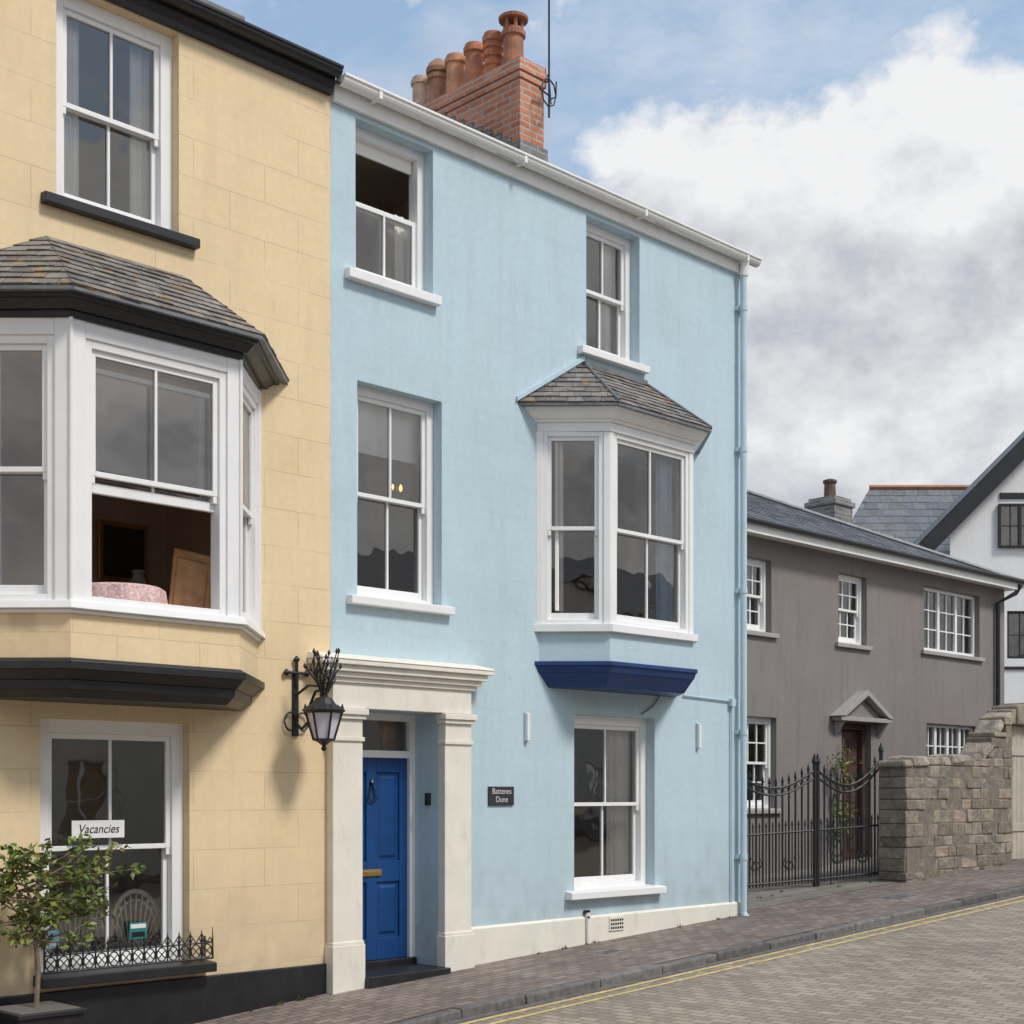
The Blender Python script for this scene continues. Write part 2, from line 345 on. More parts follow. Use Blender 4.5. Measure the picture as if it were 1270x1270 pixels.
def slates(mb,bl,br,tl,tr,rh=.16,tw=.2,lift=.014,lo=.65,hi=1.3,mi=0):
    bl,br,tl,tr=map(V,(bl,br,tl,tr)); U=(br-bl).normalized()
    mid=(tl+tr)/2-bl; S=mid-U*mid.dot(U); L=S.length; S.normalize(); nn=U.cross(S).normalized()
    if nn.z<0: nn=-nn
    W=(br-bl).length; la=(tl-bl).dot(U); lb=(tr-bl).dot(U); n=max(2,round(L/rh))
    mb.poly([bl,br,tr,tl] if (tl-tr).length>.01 else [bl,br,tl],mi,.6)
    for i in range(n):
        t0=i/n; t1=min(1,(i+1.1)/n)
        L0=la*t0; R0=W+(lb-W)*t0; L1=la*t1; R1=W+(lb-W)*t1
        u=-(i%2)*tw/2+min(0,la)-R(0,.02)
        while u<max(W,lb):
            w=tw*R(.9,1.1); a,b=u+.002,u+w-.002; u+=w
            a0,b0=max(a,L0-.01),min(b,R0+.01); a1,b1=max(a,L1-.01),min(b,R1+.01)
            if b0<=a0: continue
            if b1<a1: a1=b1=max(min((a0+b0)/2,R1),L1)
            lf=lift*R(.8,1.4); dz=R(-.008,.006)
            p0=bl+U*a0+S*(t0*L+dz); p1=bl+U*b0+S*(t0*L+dz+R(-.004,.004)); q0=bl+U*a1+S*(t1*L); q1=bl+U*b1+S*(t1*L)
            c=R(lo,hi); c=(c*R(.96,1.04),c,c*R(.94,1.06))
            A0,A1=p0+nn*lf,p1+nn*lf; B0,B1=q0+nn*.003,q1+nn*.003
            mb.poly([A0,A1,B1,B0],mi,c); mb.poly([p0-nn*.004,p1-nn*.004,A1,A0],mi,dk(c,.6))
            mb.poly([p0,A0,B0,q0],mi,dk(c,.6)); mb.poly([p1,A1,B1,q1],mi,dk(c,.6))
def offp(P,o,z):
    A,B,C,D=P; s=1.41421*o
    return [V((A[0]-s,.04,z)),V((B[0]-.4142*o,B[1]-o,z)),V((C[0]+.4142*o,C[1]-o,z)),V((D[0]+s,.04,z))]
def facefr(a,b):
    a=V((a[0],a[1],0)); b=V((b[0],b[1],0)); U=(b-a).normalized(); Nn=V((U.y,-U.x,0)); return Fr(a,U,Nn),(b-a).length
def text(name,s,loc,size,m,par,rotz=0,ext=.001,shear=0,sx=1):
    cu=bpy.data.curves.new(name,'FONT'); cu.body=s; cu.size=size; cu.extrude=ext; cu.align_x='CENTER'; cu.align_y='CENTER'; cu.shear=shear
    cu.materials.append(m); o=bpy.data.objects.new(name,cu); o.location=loc; o.rotation_euler=(math.pi/2,0,rotz); o.scale=(sx,1,1); scene.collection.objects.link(o)
    if par: setpar(o,par)
    return o
def gutter(par,x0,x1,z,m,name='gutter',y=.05,r=.065):
    mb=MB(name,[m],par)
    prof=[(y+r-r*math.cos(a),z-r*math.sin(a)) for a in [i*math.pi/8 for i in range(9)]]
    prof=[(y-.0,z+.02)]+prof+[(y+2*r,z+.02)]
    mb.extr(prof,x0,x1)
    mb.extr([(y+2*r-.004,z+.004),(y+2*r+.014,z+.004),(y+2*r+.014,z+.028),(y+2*r-.004,z+.028)],x0,x1)
    x=x0+.4
    while x<x1:
        mb.box(x,x+.04,-(y+2*r+.008),-y+.02,z-r-.006,z+.01); x+=1.9
    mb.build(.003)
def house_shell(par,m,x0,x1,yb,zt,slope,ridge_y,m_roof,left=True,right=True,front_y=-.12,z0=8.25):
    mb=MB('side_and_rear_walls',[m],par)
    zr=z0+slope*ridge_y
    for f,x in ((left,x0),(right,x1)):
        if f: mb.poly([(x,0,-1),(x,yb,-1),(x,yb,zt),(x,ridge_y,zr-.1),(x,0,zt)])
    mb.poly([(x0,yb,-1),(x1,yb,-1),(x1,yb,zt),(x0,yb,zt)]); mb.build(recalc=False)
    rf=MB('slate_roof',[m_roof],par)
    slates(rf,(x0,front_y,z0+slope*front_y),(x1+.03,front_y,z0+slope*front_y),(x0,ridge_y,zr),(x1+.03,ridge_y,zr),.22,.28)
    rf.poly([(x0,ridge_y,zr),(x1,ridge_y,zr),(x1,yb+.2,zt-.1),(x0,yb+.2,zt-.1)],0,.8)
    rf.build(recalc=False)
# ================================================================== GROUND
RD=-.078
XS=[-600,-200,-60,-30,-20,-12,-8,-5,-3.2,-2,-1,0,2,4,6,8,10,12,14,16,18,20,22,24,28,34,45,60,200,600]
def sheet(name,m,y0,y1,dz,x0=-600,x1=600):
    xs=[x for x in XS if x0<x<x1]; xs=[x0]+xs+[x1]; mb=MB(name,[m])
    for a,b in zip(xs,xs[1:]): mb.poly([(a,y0,g(a)+dz),(b,y0,g(b)+dz),(b,y1,g(b)+dz),(a,y1,g(a)+dz)])
    return mb.build(recalc=False)
sheet('ground',m_ground,-600,600,-.125)
sheet('road',m_road,-11.6,-1.66,RD,-60,60)
mb=MB('pavement',[m_pave])
xs=[x for x in XS if -60<=x<=60]
for a,b in zip(xs,xs[1:]):
    for (p,q) in ((-1.53,.15),): mb.poly([(a,p,g(a)),(b,p,g(b)),(b,q,g(b)),(a,q,g(a))])
mb.build(recalc=False)
mb=MB('pavement',[m_pave])
for a,b in zip(xs,xs[1:]):
    mb.poly([(a,-13.6,g(a)),(b,-13.6,g(b)),(b,-11.6,g(b)),(a,-11.6,g(a))]); mb.poly([(a,-11.6,g(a)-.13),(b,-11.6,g(b)-.13),(b,-11.6,g(b)),(a,-11.6,g(a))])
mb.build(recalc=False)
mb=MB('yard',[m_yard])
for a,b in zip([6.3,8,10,12,14,16,18,20,24],[8,10,12,14,16,18,20,24,30]): mb.poly([(a,.15,g(a)+.004),(b,.15,g(b)+.004),(b,2.6,g(b)+.004),(a,2.6,g(a)+.004)])
mb.build(recalc=False)
mb=MB('kerb',[m_kerb]); x=-12
while x<34:
    L=R(.75,1.0); a,b=x+.004,x+L-.004; y0,y1=-1.66+R(-.008,.008),-1.53; dz=R(-.006,.006)+.005
    mb.hexa([(a,y0,g(a)-.2),(a,y1,g(a)-.2),(b,y1,g(b)-.2),(b,y0,g(b)-.2),(a,y0,g(a)+dz),(a,y1,g(a)+dz),(b,y1,g(b)+dz),(b,y0,g(b)+dz)],0,R(.6,1.3)); x+=L
mb.build(.016)
for nm,y in (('yellow_line',-1.83),('yellow_line',-2.02)):
    sheet(nm,m_yline,y-.030,y+.030,RD+.004,-20,40)
sheet('gutter_channel',m_kerb,-1.76,-1.66,RD+.005,-20,40)
mb=MB('drain_cover',[m_iron,m_kerb]); 
for (x,y,w,d) in ((8.4,-.95,.55,.4),(3.0,-.75,.3,.22)):
    mb.hexa([(x,y,g(x)-.02),(x,y+d,g(x)-.02),(x+w,y+d,g(x+w)-.02),(x+w,y,g(x+w)-.02),(x,y,g(x)+.005),(x,y+d,g(x)+.005),(x+w,y+d,g(x+w)+.005),(x+w,y,g(x+w)+.005)],1,1.6)
    for i in range(4):
        a=x+.04+i*(w-.08)/4; b=a+(w-.08)/4-.02
        mb.hexa([(a,y+.04,g(a)),(a,y+d-.04,g(a)),(b,y+d-.04,g(b)),(b,y+.04,g(b)),(a,y+.04,g(a)+.009),(a,y+d-.04,g(a)+.009),(b,y+d-.04,g(b)+.009),(b,y+.04,g(b)+.009)],1,1.1)
mb.build()
random.seed(77); mb=MB('weeds',[m_leaf])
for k in range(46):
    x=random.choice([R(1.7,6.1),R(6.3,10.0),R(10.2,13.2),R(-1.2,-.1)]); y=-.05 if x<6.2 else (R(.3,1.0) if x<10.1 else -.03)
    if R(0,1)<.35: continue
    for i in range(int(R(5,14))):
        p=V((x+R(-.04,.04),y-R(0,.03),g(x)+.0)); d=V((R(-.5,.5),R(-.7,.1),R(.4,1))).normalized()*R(.02,.06); a=V((d.y,-d.x,0)).normalized()*.008
        c=R(.5,1.3); mb.poly([p-a,p+a,p+d],0,(c*1.2,c,c*.7))
mb.build(recalc=False)
# ================================================================== BLUE HOUSE
BX=6.29
blue=empty('blue_terraced_house',(3.1,0,0))
A,B,C,D=(2.677,0),(3.22,-.543),(4.613,-.543),(5.156,0)
P=(A,B,C,D)
mb=MB('front_wall',[m_blue],blue)
ops=[(.288,1.244,6.59,8.01),(.308,1.358,3.61,5.60),(3.451,4.338,6.57,8.01),(3.258,4.603,.75,2.646),
     (A[0]+.12,D[0]-.12,3.6,5.5,.2),(.293,1.31,.0,2.57,.44)]
wall(mb,WALL,0,BX,-1,8.2,ops); mb.build(recalc=False)
SL=.585
house_shell(blue,m_blue,0,BX,7,8.15,SL,2.95,m_slated,left=False)
room(blue,.06,2.1,.26,2.2,3.05,5.85); room(blue,2.2,6.2,.26,2.4,3.05,5.85)
room(blue,.06,2.1,.26,2.2,6.1,8.15); room(blue,2.2,6.2,.26,2.2,6.1,8.15)
room(blue,2.2,6.2,.26,2.2,.2,2.85); room(blue,.06,2.1,.46,3.6,.15,2.85)
sash(blue,WALL,.288,1.244,6.6,8.01,-.13,drop=.60)
sash(blue,WALL,.308,1.358,3.62,5.60,-.12)
sash(blue,WALL,3.451,4.338,6.58,8.01,-.13)
sash(blue,WALL,3.258,4.603,.76,2.646,-.12,fr=.1)
sill(blue,WALL,.16,1.29,6.50,6.6,m_white); sill(blue,WALL,.187,1.466,3.53,3.62,m_white)
sill(blue,WALL,3.31,4.43,6.49,6.58,m_white); sill(blue,WALL,3.12,4.70,.67,.76,m_white,proj=.1)
curtain(blue,WALL,1.00,1.2,6.62,7.4,-.29,m_curt)
mb=MB('blind_box',[m_curt],blue); mb.box(.40,1.14,.20,.22,7.80,7.93); mb.build()
curtain(blue,WALL,.36,1.30,5.02,5.55,-.275,m_sign,fold=.5,amp=.004,name='roller_blind')
curtain(blue,WALL,.36,.50,3.65,5.1,-.34,m_curt)
curtain(blue,WALL,3.98,4.25,6.65,7.95,-.29,m_curt); curtain(blue,WALL,3.5,3.62,6.65,7.95,-.29,m_curt)
curtain(blue,WALL,4.10,4.5,.80,2.6,-.28,m_curt); curtain(blue,WALL,3.36,3.50,.80,2.6,-.28,m_curt)
mb=MB('pendant_lamp',[emis('lit_bulb',(1,.5,.15),2.2),m_brass],blue)
mb.lathe(1.605,.9,[(.01,4.90),(.018,4.92),(.018,4.94),(.006,4.97)],10); mb.lathe(1.50,.9,[(.005,4.90),(.012,4.92),(.012,4.94),(.004,4.96)],10)
mb.tube([(1.605,.9,4.89),(1.55,.9,4.84),(1.50,.9,4.89)],.008,5,1); mb.tube([(1.55,.9,4.84),(1.55,.9,5.8)],.006,5,1); mb.build()
mb=MB('bay_chair',[m_wood,m_curt],blue)
mb.box(4.2,4.6,-.15,-.08,3.6,3.85); mb.box(4.18,4.62,-.2,.2,3.3,3.42,1); mb.tube([(4.05,-.1,3.6),(4.35,-.1,3.88),(4.6,-.1,3.9)],.02); mb.build(.01)
# bay
for (p,q,bars,nm) in ((A,B,0,'bay_side_window'),(B,C,1,'bay_front_window'),(C,D,0,'bay_side_window')):
    T,L=facefr(p,q)
    s=.07
    sash(blue,T,s,L-s,3.55,5.55,-.012,bars=bars,fr=.05,name=nm,st=.04)
    f=MB('bay_post',[m_white],blue); f.lbox(T,0.0,s,-.13,0,3.55,5.55); f.lbox(T,L-s,L,-.13,0,3.55,5.55); f.build(.006)
mb=MB('bay_white_trim',[m_white],blue)
mb.loft(offp(P,.05,3.47),offp(P,.05,3.55)); mb.loft(offp(P,.012,5.55),offp(P,.012,5.64))
mb.loft(offp(P,.035,5.64),offp(P,.045,5.67)); mb.loft(offp(P,.06,5.67),offp(P,.12,5.74)); mb.loft(offp(P,.14,5.74),offp(P,.16,5.80)); mb.build(.004)
mb=MB('bay_base',[m_blue],blue); mb.loft(offp(P,-.005,3.17),offp(P,-.005,3.47)); mb.build()
mb=MB('bay_tray',[m_navy],blue); mb.loft(offp(P,-.10,2.90),offp(P,-.0,3.05)); mb.loft(offp(P,.006,3.05),offp(P,.03,3.12)); mb.loft(offp(P,.045,3.12),offp(P,.045,3.165)); mb.build(.006)
E=offp(P,.19,5.80); zr=6.40; RL=V((3.42,0,zr)); RR=V((4.36,0,zr)); E[0].y=0;E[3].y=0
mb=MB('bay_slate_roof',[m_slateb,m_lead],blue)
slates(mb,E[0],E[1],RL,RL,.11,.17); slates(mb,E[1],E[2],RL,RR,.11,.17); slates(mb,E[2],E[3],RR,RR,.11,.17)
mb.tube([E[1]+V((0,0,.02)),RL+V((0,0,.02))],.016,6,1); mb.tube([E[2]+V((0,0,.02)),RR+V((0,0,.02))],.016,6,1)
mb.box(3.38,4.41,-.06,.01,zr-.05,zr+.01,1)
mb.loft([E[0]-V((0,0,.03)),E[1]-V((0,0,.03)),E[2]-V((0,0,.03)),E[3]-V((0,0,.03))],[e-V((0,0,.004)) for e in E],1,1)
mb.build(recalc=False)
mb=MB('roof_flashing',[m_blue],blue); mb.hexa([E[0]+V((-.03,0,.0)),E[0]+V((-.03,-.03,.0)),RL+V((-.02,-.03,.03)),RL+V((-.02,0,.03)),E[0]+V((-.03,0,.05)),E[0]+V((-.03,-.03,.05)),RL+V((-.02,-.03,.09)),RL+V((-.02,0,.09))]); mb.build(.004)
curtain(blue,WALL,4.16,4.46,3.56,5.5,.36,m_curtb,amp=.025)
curtain(blue,WALL,2.88,3.0,3.7,5.5,.08,m_curt)
# trim
mb=MB('plinth',[m_cream],blue); mb.hexa([(1.665,-.035,-.4),(1.665,.0,-.4),(BX,.0,-.4),(BX,-.035,-.4),(1.665,-.035,.455),(1.665,-.0,.475),(BX,-.0,.50),(BX,-.035,.48)]); mb.build(.008)
mb=MB('fascia',[m_pvc],blue); mb.box(0.01,BX+.04,-.045,0,8.06,8.24); mb.build(.004)
gutter(blue,0.02,BX+.12,8.24,m_pvc)
mb=MB('door_surround',[m_cream],blue)
for a,b in ((-.05,.293),(1.31,1.662)):
    mb.box(a,b,-.10,0,-.3,2.29); mb.box(a-.02,b+.02 if a>1 else b+.012,-.125,0,-.3,.42)
    mb.box(a-.01,b+.01,-.112,0,.42,.45)
    mb.box(a-.012,b+.012,-.118,0,2.27,2.31); mb.box(a+.004,b-.004,-.104,0,2.31,2.47)
    mb.box(a-.02,b+.02,-.13,0,2.47,2.51); mb.box(a-.035,b+.035,-.15,0,2.51,2.565)
mb.box(-.05,1.662,-.10,0,2.57,2.80)
mb.box(-.09,1.70,-.125,0,2.80,2.845); mb.box(-.14,1.75,-.155,0,2.845,2.895); mb.box(-.21,1.80,-.19,0,2.895,2.955); mb.box(-.26,1.85,-.225,0,2.955,3.0)
mb.hexa([(-.27,-.235,3.0),(-.27,0,3.0),(1.86,0,3.0),(1.86,-.235,3.0),(-.25,-.22,3.02),(-.25,0,3.07),(1.84,0,3.07),(1.84,-.22,3.02)])
mb.build(.006)
mb=MB('door_frame',[m_white],blue)
mb.box(.293,.33,.33,.42,.17,2.57); mb.box(1.236,1.309,.33,.42,.17,2.57); mb.box(.33,1.236,.33,.42,2.14,2.21); mb.box(.33,1.236,.33,.42,2.50,2.57)
mb.build(.004)
mb=MB('fanlight_glass',[m_glass],blue); mb.poly([(.33,.385,2.21),(1.236,.385,2.21),(1.236,.385,2.5),(.33,.385,2.5)]); mb.build(recalc=False)
mb=MB('hall_partition',[m_wood],blue); mb.box(1.08,1.30,.55,.6,2.0,2.7); mb.build()
mb=MB('front_door',[m_door],blue)
X0,X1,Z0,Z1=.33,1.236,.19,2.14; mb.box(X0,X1,.392,.43,Z0,Z1)
c=[(X0+.10,X0+.39),(X0+.515,X0+.806)]; rows=[(.40,.94),(1.14,2.0)]
mb.box(X0,c[0][0],.37,.392,Z0,Z1); mb.box(c[0][1],c[1][0],.37,.392,Z0,Z1); mb.box(c[1][1],X1,.37,.392,Z0,Z1)
for a,b in c:
    for z0_,z1_ in ((Z0,rows[0][0]),(rows[0][1],rows[1][0]),(rows[1][1],Z1)): mb.box(a,b,.3705,.392,z0_,z1_)
    for r0,r1 in rows:
        mb.hexa([(a+.03,.392,r0+.03),(a+.03,.392,r1-.03),(b-.03,.392,r1-.03),(b-.03,.392,r0+.03),(a+.06,.376,r0+.06),(a+.06,.376,r1-.06),(b-.06,.376,r1-.06),(b-.06,.376,r0+.06)])
mb.build(.006)
mb=MB('letter_plate',[m_brass],blue); mb.box(.66,.90,.355,.37,1.0,1.065); mb.box(.69,.87,.348,.356,1.015,1.05); mb.build(.004)
mb=MB('door_knocker',[m_black],blue)
mb.tube([(.78,.362,1.9),(.73,.35,1.74),(.78,.345,1.72),(.83,.35,1.74),(.78,.362,1.9)],.009); mb.lathe(.78,.36,[(.02,1.88),(.026,1.9),(.01,1.93)],8); mb.build()
mb=MB('door_step',[m_black],blue); mb.box(.30,1.30,-.2,.34,-.1,.125); mb.box(.30,1.305,.30,.46,.0,.19); mb.build(.01)
mb=MB('key_safe',[m_black],blue); mb.box(1.275,1.308,.10,.16,1.68,1.80); mb.box(1.265,1.275,.115,.145,1.70,1.78); mb.build(.006)
mb=MB('house_nameplate',[m_slatesign],blue); mb.box(1.979,2.334,-.02,0,1.675,1.865); mb.build(.004)
text('nameplate_text','Battenes\nDune',(2.157,-.022,1.775),.083,m_silver,blue,sx=.95)
mb=MB('downpipe',[m_bluepipe],blue)
px=6.17; mb.tube([(px,-.09,8.12),(px,-.09,.36)],.04,12)
for z in (7.6,5.9,4.2,2.5,1.0): mb.tube([(px,-.09,z),(px,-.09,z+.07)],.047,12); mb.box(px-.06,px+.06,-.05,0,z+.01,z+.06)
mb.tube([(px,-.09,.36),(px,-.11,.32),(px,-.16,.30)],.042,12)
mb.build()
mb=MB('gutter_outlet',[m_pvc],blue); mb.tube([(px,-.115,8.2),(px,-.09,8.02)],.05,12); mb.build()
mb=MB('service_pipe',[m_bluepipe],blue); mb.tube([(5.1,-.02,2.93),(6.12,-.02,2.90)],.010,8); mb.tube([(6.02,-.03,2.93),(6.02,-.03,1.2),(6.02,-.03,.5)],.012,8); mb.box(5.98,6.06,-.06,0,2.84,2.93); mb.build(.003)
mb=MB('bay_cable',[m_lead],blue); mb.tube([(4.72,-.02,2.95),(4.55,-.02,2.78),(4.35,-.02,2.68)],.007,6); mb.build()
mb=MB('wall_vent',[m_bluepipe,m_white],blue)
for x,z in ((2.50,2.48),(5.36,2.47)): mb.box(x,x+.04,-.05,0,z-.14,z+.14,1); mb.box(x-.006,x+.046,-.02,0,z-.15,z+.15)
mb.build(.004)
mb=MB('airbrick',[m_cream,m_black],blue); mb.box(3.78,4.02,-.05,0,.30,.45)
for i in range(3):
    for j in range(6): mb.box(3.795+j*.036,3.82+j*.036,-.053,-.045,.318+i*.042,.343+i*.042,1)
mb.build(.002)
mb=MB('overflow_pipe',[m_pvc,m_black],blue); mb.tube([(3.42,-.05,.52),(3.42,-.06,.2)],.022,8); mb.tube([(3.42,.0,.52),(3.42,-.06,.53),(3.42,-.06,.47)],.026,8,1); mb.build()
# chimney stack
ch=MB('chimney_stack',[m_brick,m_lead,m_gbrick],blue)
cx0,cx1,cy0,cy1=3.45,3.84,1.0,3.04
ch.box(cx0,cx1,cy0,cy1,8.6,9.84); ch.box(cx0-.02,cx1+.02,cy0-.02,cy1+.02,9.84,9.915); ch.box(cx0-.04,cx1+.04,cy0-.04,cy1+.04,9.915,10.0); ch.box(cx0-.02,cx1+.02,cy0-.02,cy1+.02,10.0,10.07)
for i in range(12):
    y=cy0-.02+i*.155; z=8.25+SL*y
    ch.box(cx0-.03-.004*(i%2),cx0,y,y+.15,z-.2,z+.30,2)
    ch.box(cx0-.05,cx0-.0345,y,y+.152,z-.2,z+.16,1)
ch.box(cx0-.03,cx1+.03,cy0-.035,cy0,8.6,9.14,2)
ch.build(.006)
pots=MB('chimney_pots',[m_terra,m_black],blue)
def pot(y,h,r,c,kind=0):
    x=3.645; z=10.05
    pots.lathe(x,y,[(r*1.35,z),(r*1.25,z+.04),(r*1.02,z+.07),(r*.95,z+h*.45),(r*.93,z+h*.8),(r*1.12,z+h*.83),(r*1.14,z+h*.93),(r*.98,z+h*.95),(r*.98,z+h)],18,0,c)
    pots.lathe(x,y,[(r*.8,z+h+.001),(r*.8,z+h+.004)],12,1)
    if kind==1:
        for k in range(6):
            a=k*math.pi/3; pots.tube([(x+r*.8*math.cos(a),y+r*.8*math.sin(a),z+h),(x+r*.8*math.cos(a),y+r*.8*math.sin(a),z+h+.12)],.022,6,0,c)
        pots.lathe(x,y,[(r*1.35,z+h+.1),(r*1.4,z+h+.13),(r*.6,z+h+.19),(.03,z+h+.21)],18,0,c)
    if kind==2:
        pots.lathe(x,y,[(r*1.2,z+h),(r*1.25,z+h+.05),(r*.95,z+h+.12),(r*.5,z+h+.17),(.01,z+h+.18)],16,0,dk(c,.85))
    if kind==3:
        for k in range(3): pots.lathe(x,y,[(r*1.0,z+h*(.3+.18*k)),(r*1.16,z+h*(.33+.18*k)),(r*1.0,z+h*(.36+.18*k))],16,0,c)
pot(2.90,.50,.11,(1.3,2.0,2.7)); pot(2.585,.44,.12,(.75,.9,.95),2); pot(2.27,.54,.12,(1.2,1.4,1.4)); pot(1.95,.56,.115,(1.05,.95,.9)); pot(1.63,.57,.115,(1.1,.95,.85),3); pot(1.30,.50,.125,(.75,.72,.75),1)
pots.build(smooth=False)
ant=MB('tv_aerial',[m_iron],blue)
ant.tube([(3.86,.94,9.5),(3.86,.94,11.2)],.012,6); ant.tube([(3.66,.9,9.75),(3.86,.94,9.75)],.01)
ant.tube([(3.86,.9,9.7),(3.74,.72,9.62),(3.64,.62,9.72)],.008)
for k in range(8):
    a=k*math.pi/4; ant.tube([(3.76+.12*math.cos(a),.85,9.72+.16*math.sin(a)),(3.76+.12*math.cos(a+.785),.85,9.72+.16*math.sin(a+.785))],.009)
ant.tube([(3.86,.94,9.95),(3.64,.7,9.5)],.008); ant.build()
# ================================================================== YELLOW HOUSE
yel=empty('yellow_terraced_house',(-2.5,0,0))
YL=-8
A,B,C,D=(-3.621,0),(-2.921,-.70),(-1.452,-.70),(-.752,0); P=(A,B,C,D)
mb=MB('front_wall',[m_yel],yel)
ops=[(-2.67,-1.578,6.41,8.09),(-2.803,-1.477,.38,2.38),(A[0]+.12,D[0]-.12,3.25,5.2,.2)]
wall(mb,WALL,YL,-.0005,-1,8.25,ops); mb.build(recalc=False)
house_shell(yel,m_yel,YL,-.03,7,8.2,.62,3.0,m_slated,right=False,z0=8.30)
room(yel,-5,-.1,.26,2.4,.1,2.6,m_roomw); room(yel,-5,-.1,.26,2.6,2.75,5.5,m_roomw); room(yel,-5,-.1,.26,2.6,5.9,8.2)
sash(yel,WALL,-2.67,-1.578,6.42,8.09,-.10,fr=.11); sash(yel,WALL,-2.803,-1.477,.40,2.38,-.09,fr=.11)
sill(yel,WALL,-2.80,-1.42,6.33,6.42,m_black); sill(yel,WALL,-2.86,-1.31,.31,.40,m_black,proj=.16)
mb=MB('black_plinth',[m_black],yel); mb.box(YL,-.055,-.03,0,-1,.265); mb.build(.01)
for (p,q,bars,nm,up) in ((A,B,0,'bay_side_window',0),(B,C,1,'bay_front_window',.78),(C,D,0,'bay_side_window',0)):
    T,L=facefr(p,q); s=.12
    sash(yel,T,s,L-s,3.2,5.14,-.02,bars=bars,fr=.06,name=nm,up=up,st=.045)
    f=MB('bay_post',[m_white],yel); f.lbox(T,0,s,-.14,0,3.2,5.28); f.lbox(T,L-s,L,-.14,0,3.2,5.28); f.lbox(T,s,L-s,-.14,-.004,5.14,5.28); f.build(.006)
    f=MB('bay_corner_bead',[m_white],yel); f.tube([T.p(0,.004,3.2),T.p(0,.004,5.27)],.016,8); f.build()
mb=MB('bay_sill',[m_white],yel); mb.loft(offp(P,.06,3.14),offp(P,.045,3.2)); mb.loft(offp(P,.02,3.11),offp(P,.02,3.14)); mb.build(.006)
mb=MB('bay_base',[m_yel],yel); mb.loft(offp(P,-.005,2.78),offp(P,-.005,3.11)); mb.build()
mb=MB('bay_black_moulding',[m_black],yel)
mb.loft(offp(P,-.12,2.50),offp(P,-.06,2.56)); mb.loft(offp(P,-.05,2.56),offp(P,-.04,2.63)); mb.loft(offp(P,-.03,2.63),offp(P,.03,2.70)); mb.loft(offp(P,.05,2.70),offp(P,.05,2.76)); mb.loft(offp(P,.03,2.76),offp(P,-.0,2.785)); mb.build(.005)
mb=MB('bay_black_cornice',[m_black],yel)
mb.loft(offp(P,.02,5.26),offp(P,.03,5.31)); mb.loft(offp(P,.06,5.31),offp(P,.12,5.37)); mb.loft(offp(P,.15,5.37),offp(P,.17,5.43)); mb.build(.005)
E=offp(P,.2,5.43); E[0].y=0;E[3].y=0; zr=6.09; RL=V((-2.75,0,zr)); RR=V((-1.56,0,zr))
mb=MB('bay_slate_roof',[m_slateb,m_lead],yel)
slates(mb,E[0],E[1],RL,RL,.12,.19); slates(mb,E[1],E[2],RL,RR,.12,.19); slates(mb,E[2],E[3],RR,RR,.12,.19)
mb.loft([e-V((0,0,.03)) for e in E],[e-V((0,0,.004)) for e in E],1,1)
mb.build(recalc=False)
mb=MB('eaves_cornice',[m_black],yel); mb.extr([(0,8.10),(.05,8.10),(.06,8.14),(.10,8.19),(.10,8.24),(0,8.26)],YL,-.02); mb.build(.003)
gutter(yel,YL,-.02,8.27,m_black,y=.10,r=.055)
mb=MB('skylight',[m_lead,m_glass],yel)
for a in (-1.5,):
    y0,y1=.25,1.1; z=lambda y:8.34+.62*y
    mb.hexa([(a,y0,z(y0)),(a,y1,z(y1)),(a+.75,y1,z(y1)),(a+.75,y0,z(y0)),(a,y0,z(y0)+.14),(a,y1,z(y1)+.14),(a+.75,y1,z(y1)+.14),(a+.75,y0,z(y0)+.14)])
mb.build(.01)
tx=-2.20
tb=empty('cloth_covered_table',(tx,-.12,2.75))
mb=MB('tablecloth',[m_pink],tb); seg=40; pr=[]
for r,z,w in ((.02,3.42,0),(.33,3.42,0),(.36,3.40,.005),(.38,3.2,.02),(.41,2.8,.035)):
    pr.append([(tx+(r+w*math.sin(t*9*2*math.pi/seg))*math.cos(t*2*math.pi/seg),-.12+(r+w*math.sin(t*9*2*math.pi/seg))*math.sin(t*2*math.pi/seg),z) for t in range(seg)])
for a,b in zip(pr,pr[1:]):
    for t in range(seg): mb.poly([a[t],a[(t+1)%seg],b[(t+1)%seg],b[t]])
mb.build(smooth=True,recalc=False)
mb=MB('table_leg',[m_wood],tb); mb.lathe(tx,-.12,[(.2,2.76),(.04,2.8),(.04,3.40)],10); mb.build()
ar=empty('armchair',(-1.6,.1,2.75))
mb=MB('chair_back',[m_wood,m_pink],ar)
a0,a1,b0,b1=V((-1.78,-.12,3.15)),V((-1.53,-.34,3.15)),V((-1.66,-.05,3.82)),V((-1.41,-.27,3.74)); tn=V((.035,.035,0))
mb.hexa([a0,a1,b1,b0,a0+tn,a1+tn,b1+tn,b0+tn],0)
cc=(a0+a1+b0+b1)/4; mb.hexa([cc+(p-cc)*.78-tn*.3 for p in (a0,a1,b1,b0)]+[cc+(p-cc)*.78+tn*.5 for p in (a0,a1,b1,b0)],0,.8)
mb.box(-1.75,-1.25,-.3,.2,3.05,3.2,1); mb.box(-1.50,-1.38,-.38,.1,3.3,3.36,0); mb.box(-1.48,-1.42,-.36,-.30,3.15,3.3,0)
for x,y in ((-1.73,-.28),(-1.27,-.28),(-1.73,.18),(-1.27,.18)): mb.box(x-.02,x+.02,y-.02,y+.02,2.76,3.06,0)
mb.build(.015)
curtain(yel,WALL,-1.62,-1.42,4.15,5.1,.36,m_curtb); curtain(yel,WALL,-3.40,-3.22,3.3,5.1,.20,m_curtb)
pf=MB('picture_frame',[m_brass,m_dark],yel); pf.box(-.9,-.35,2.53,2.58,3.9,4.5); pf.box(-.85,-.4,2.515,2.529,3.95,4.45,1); pf.build(.01)
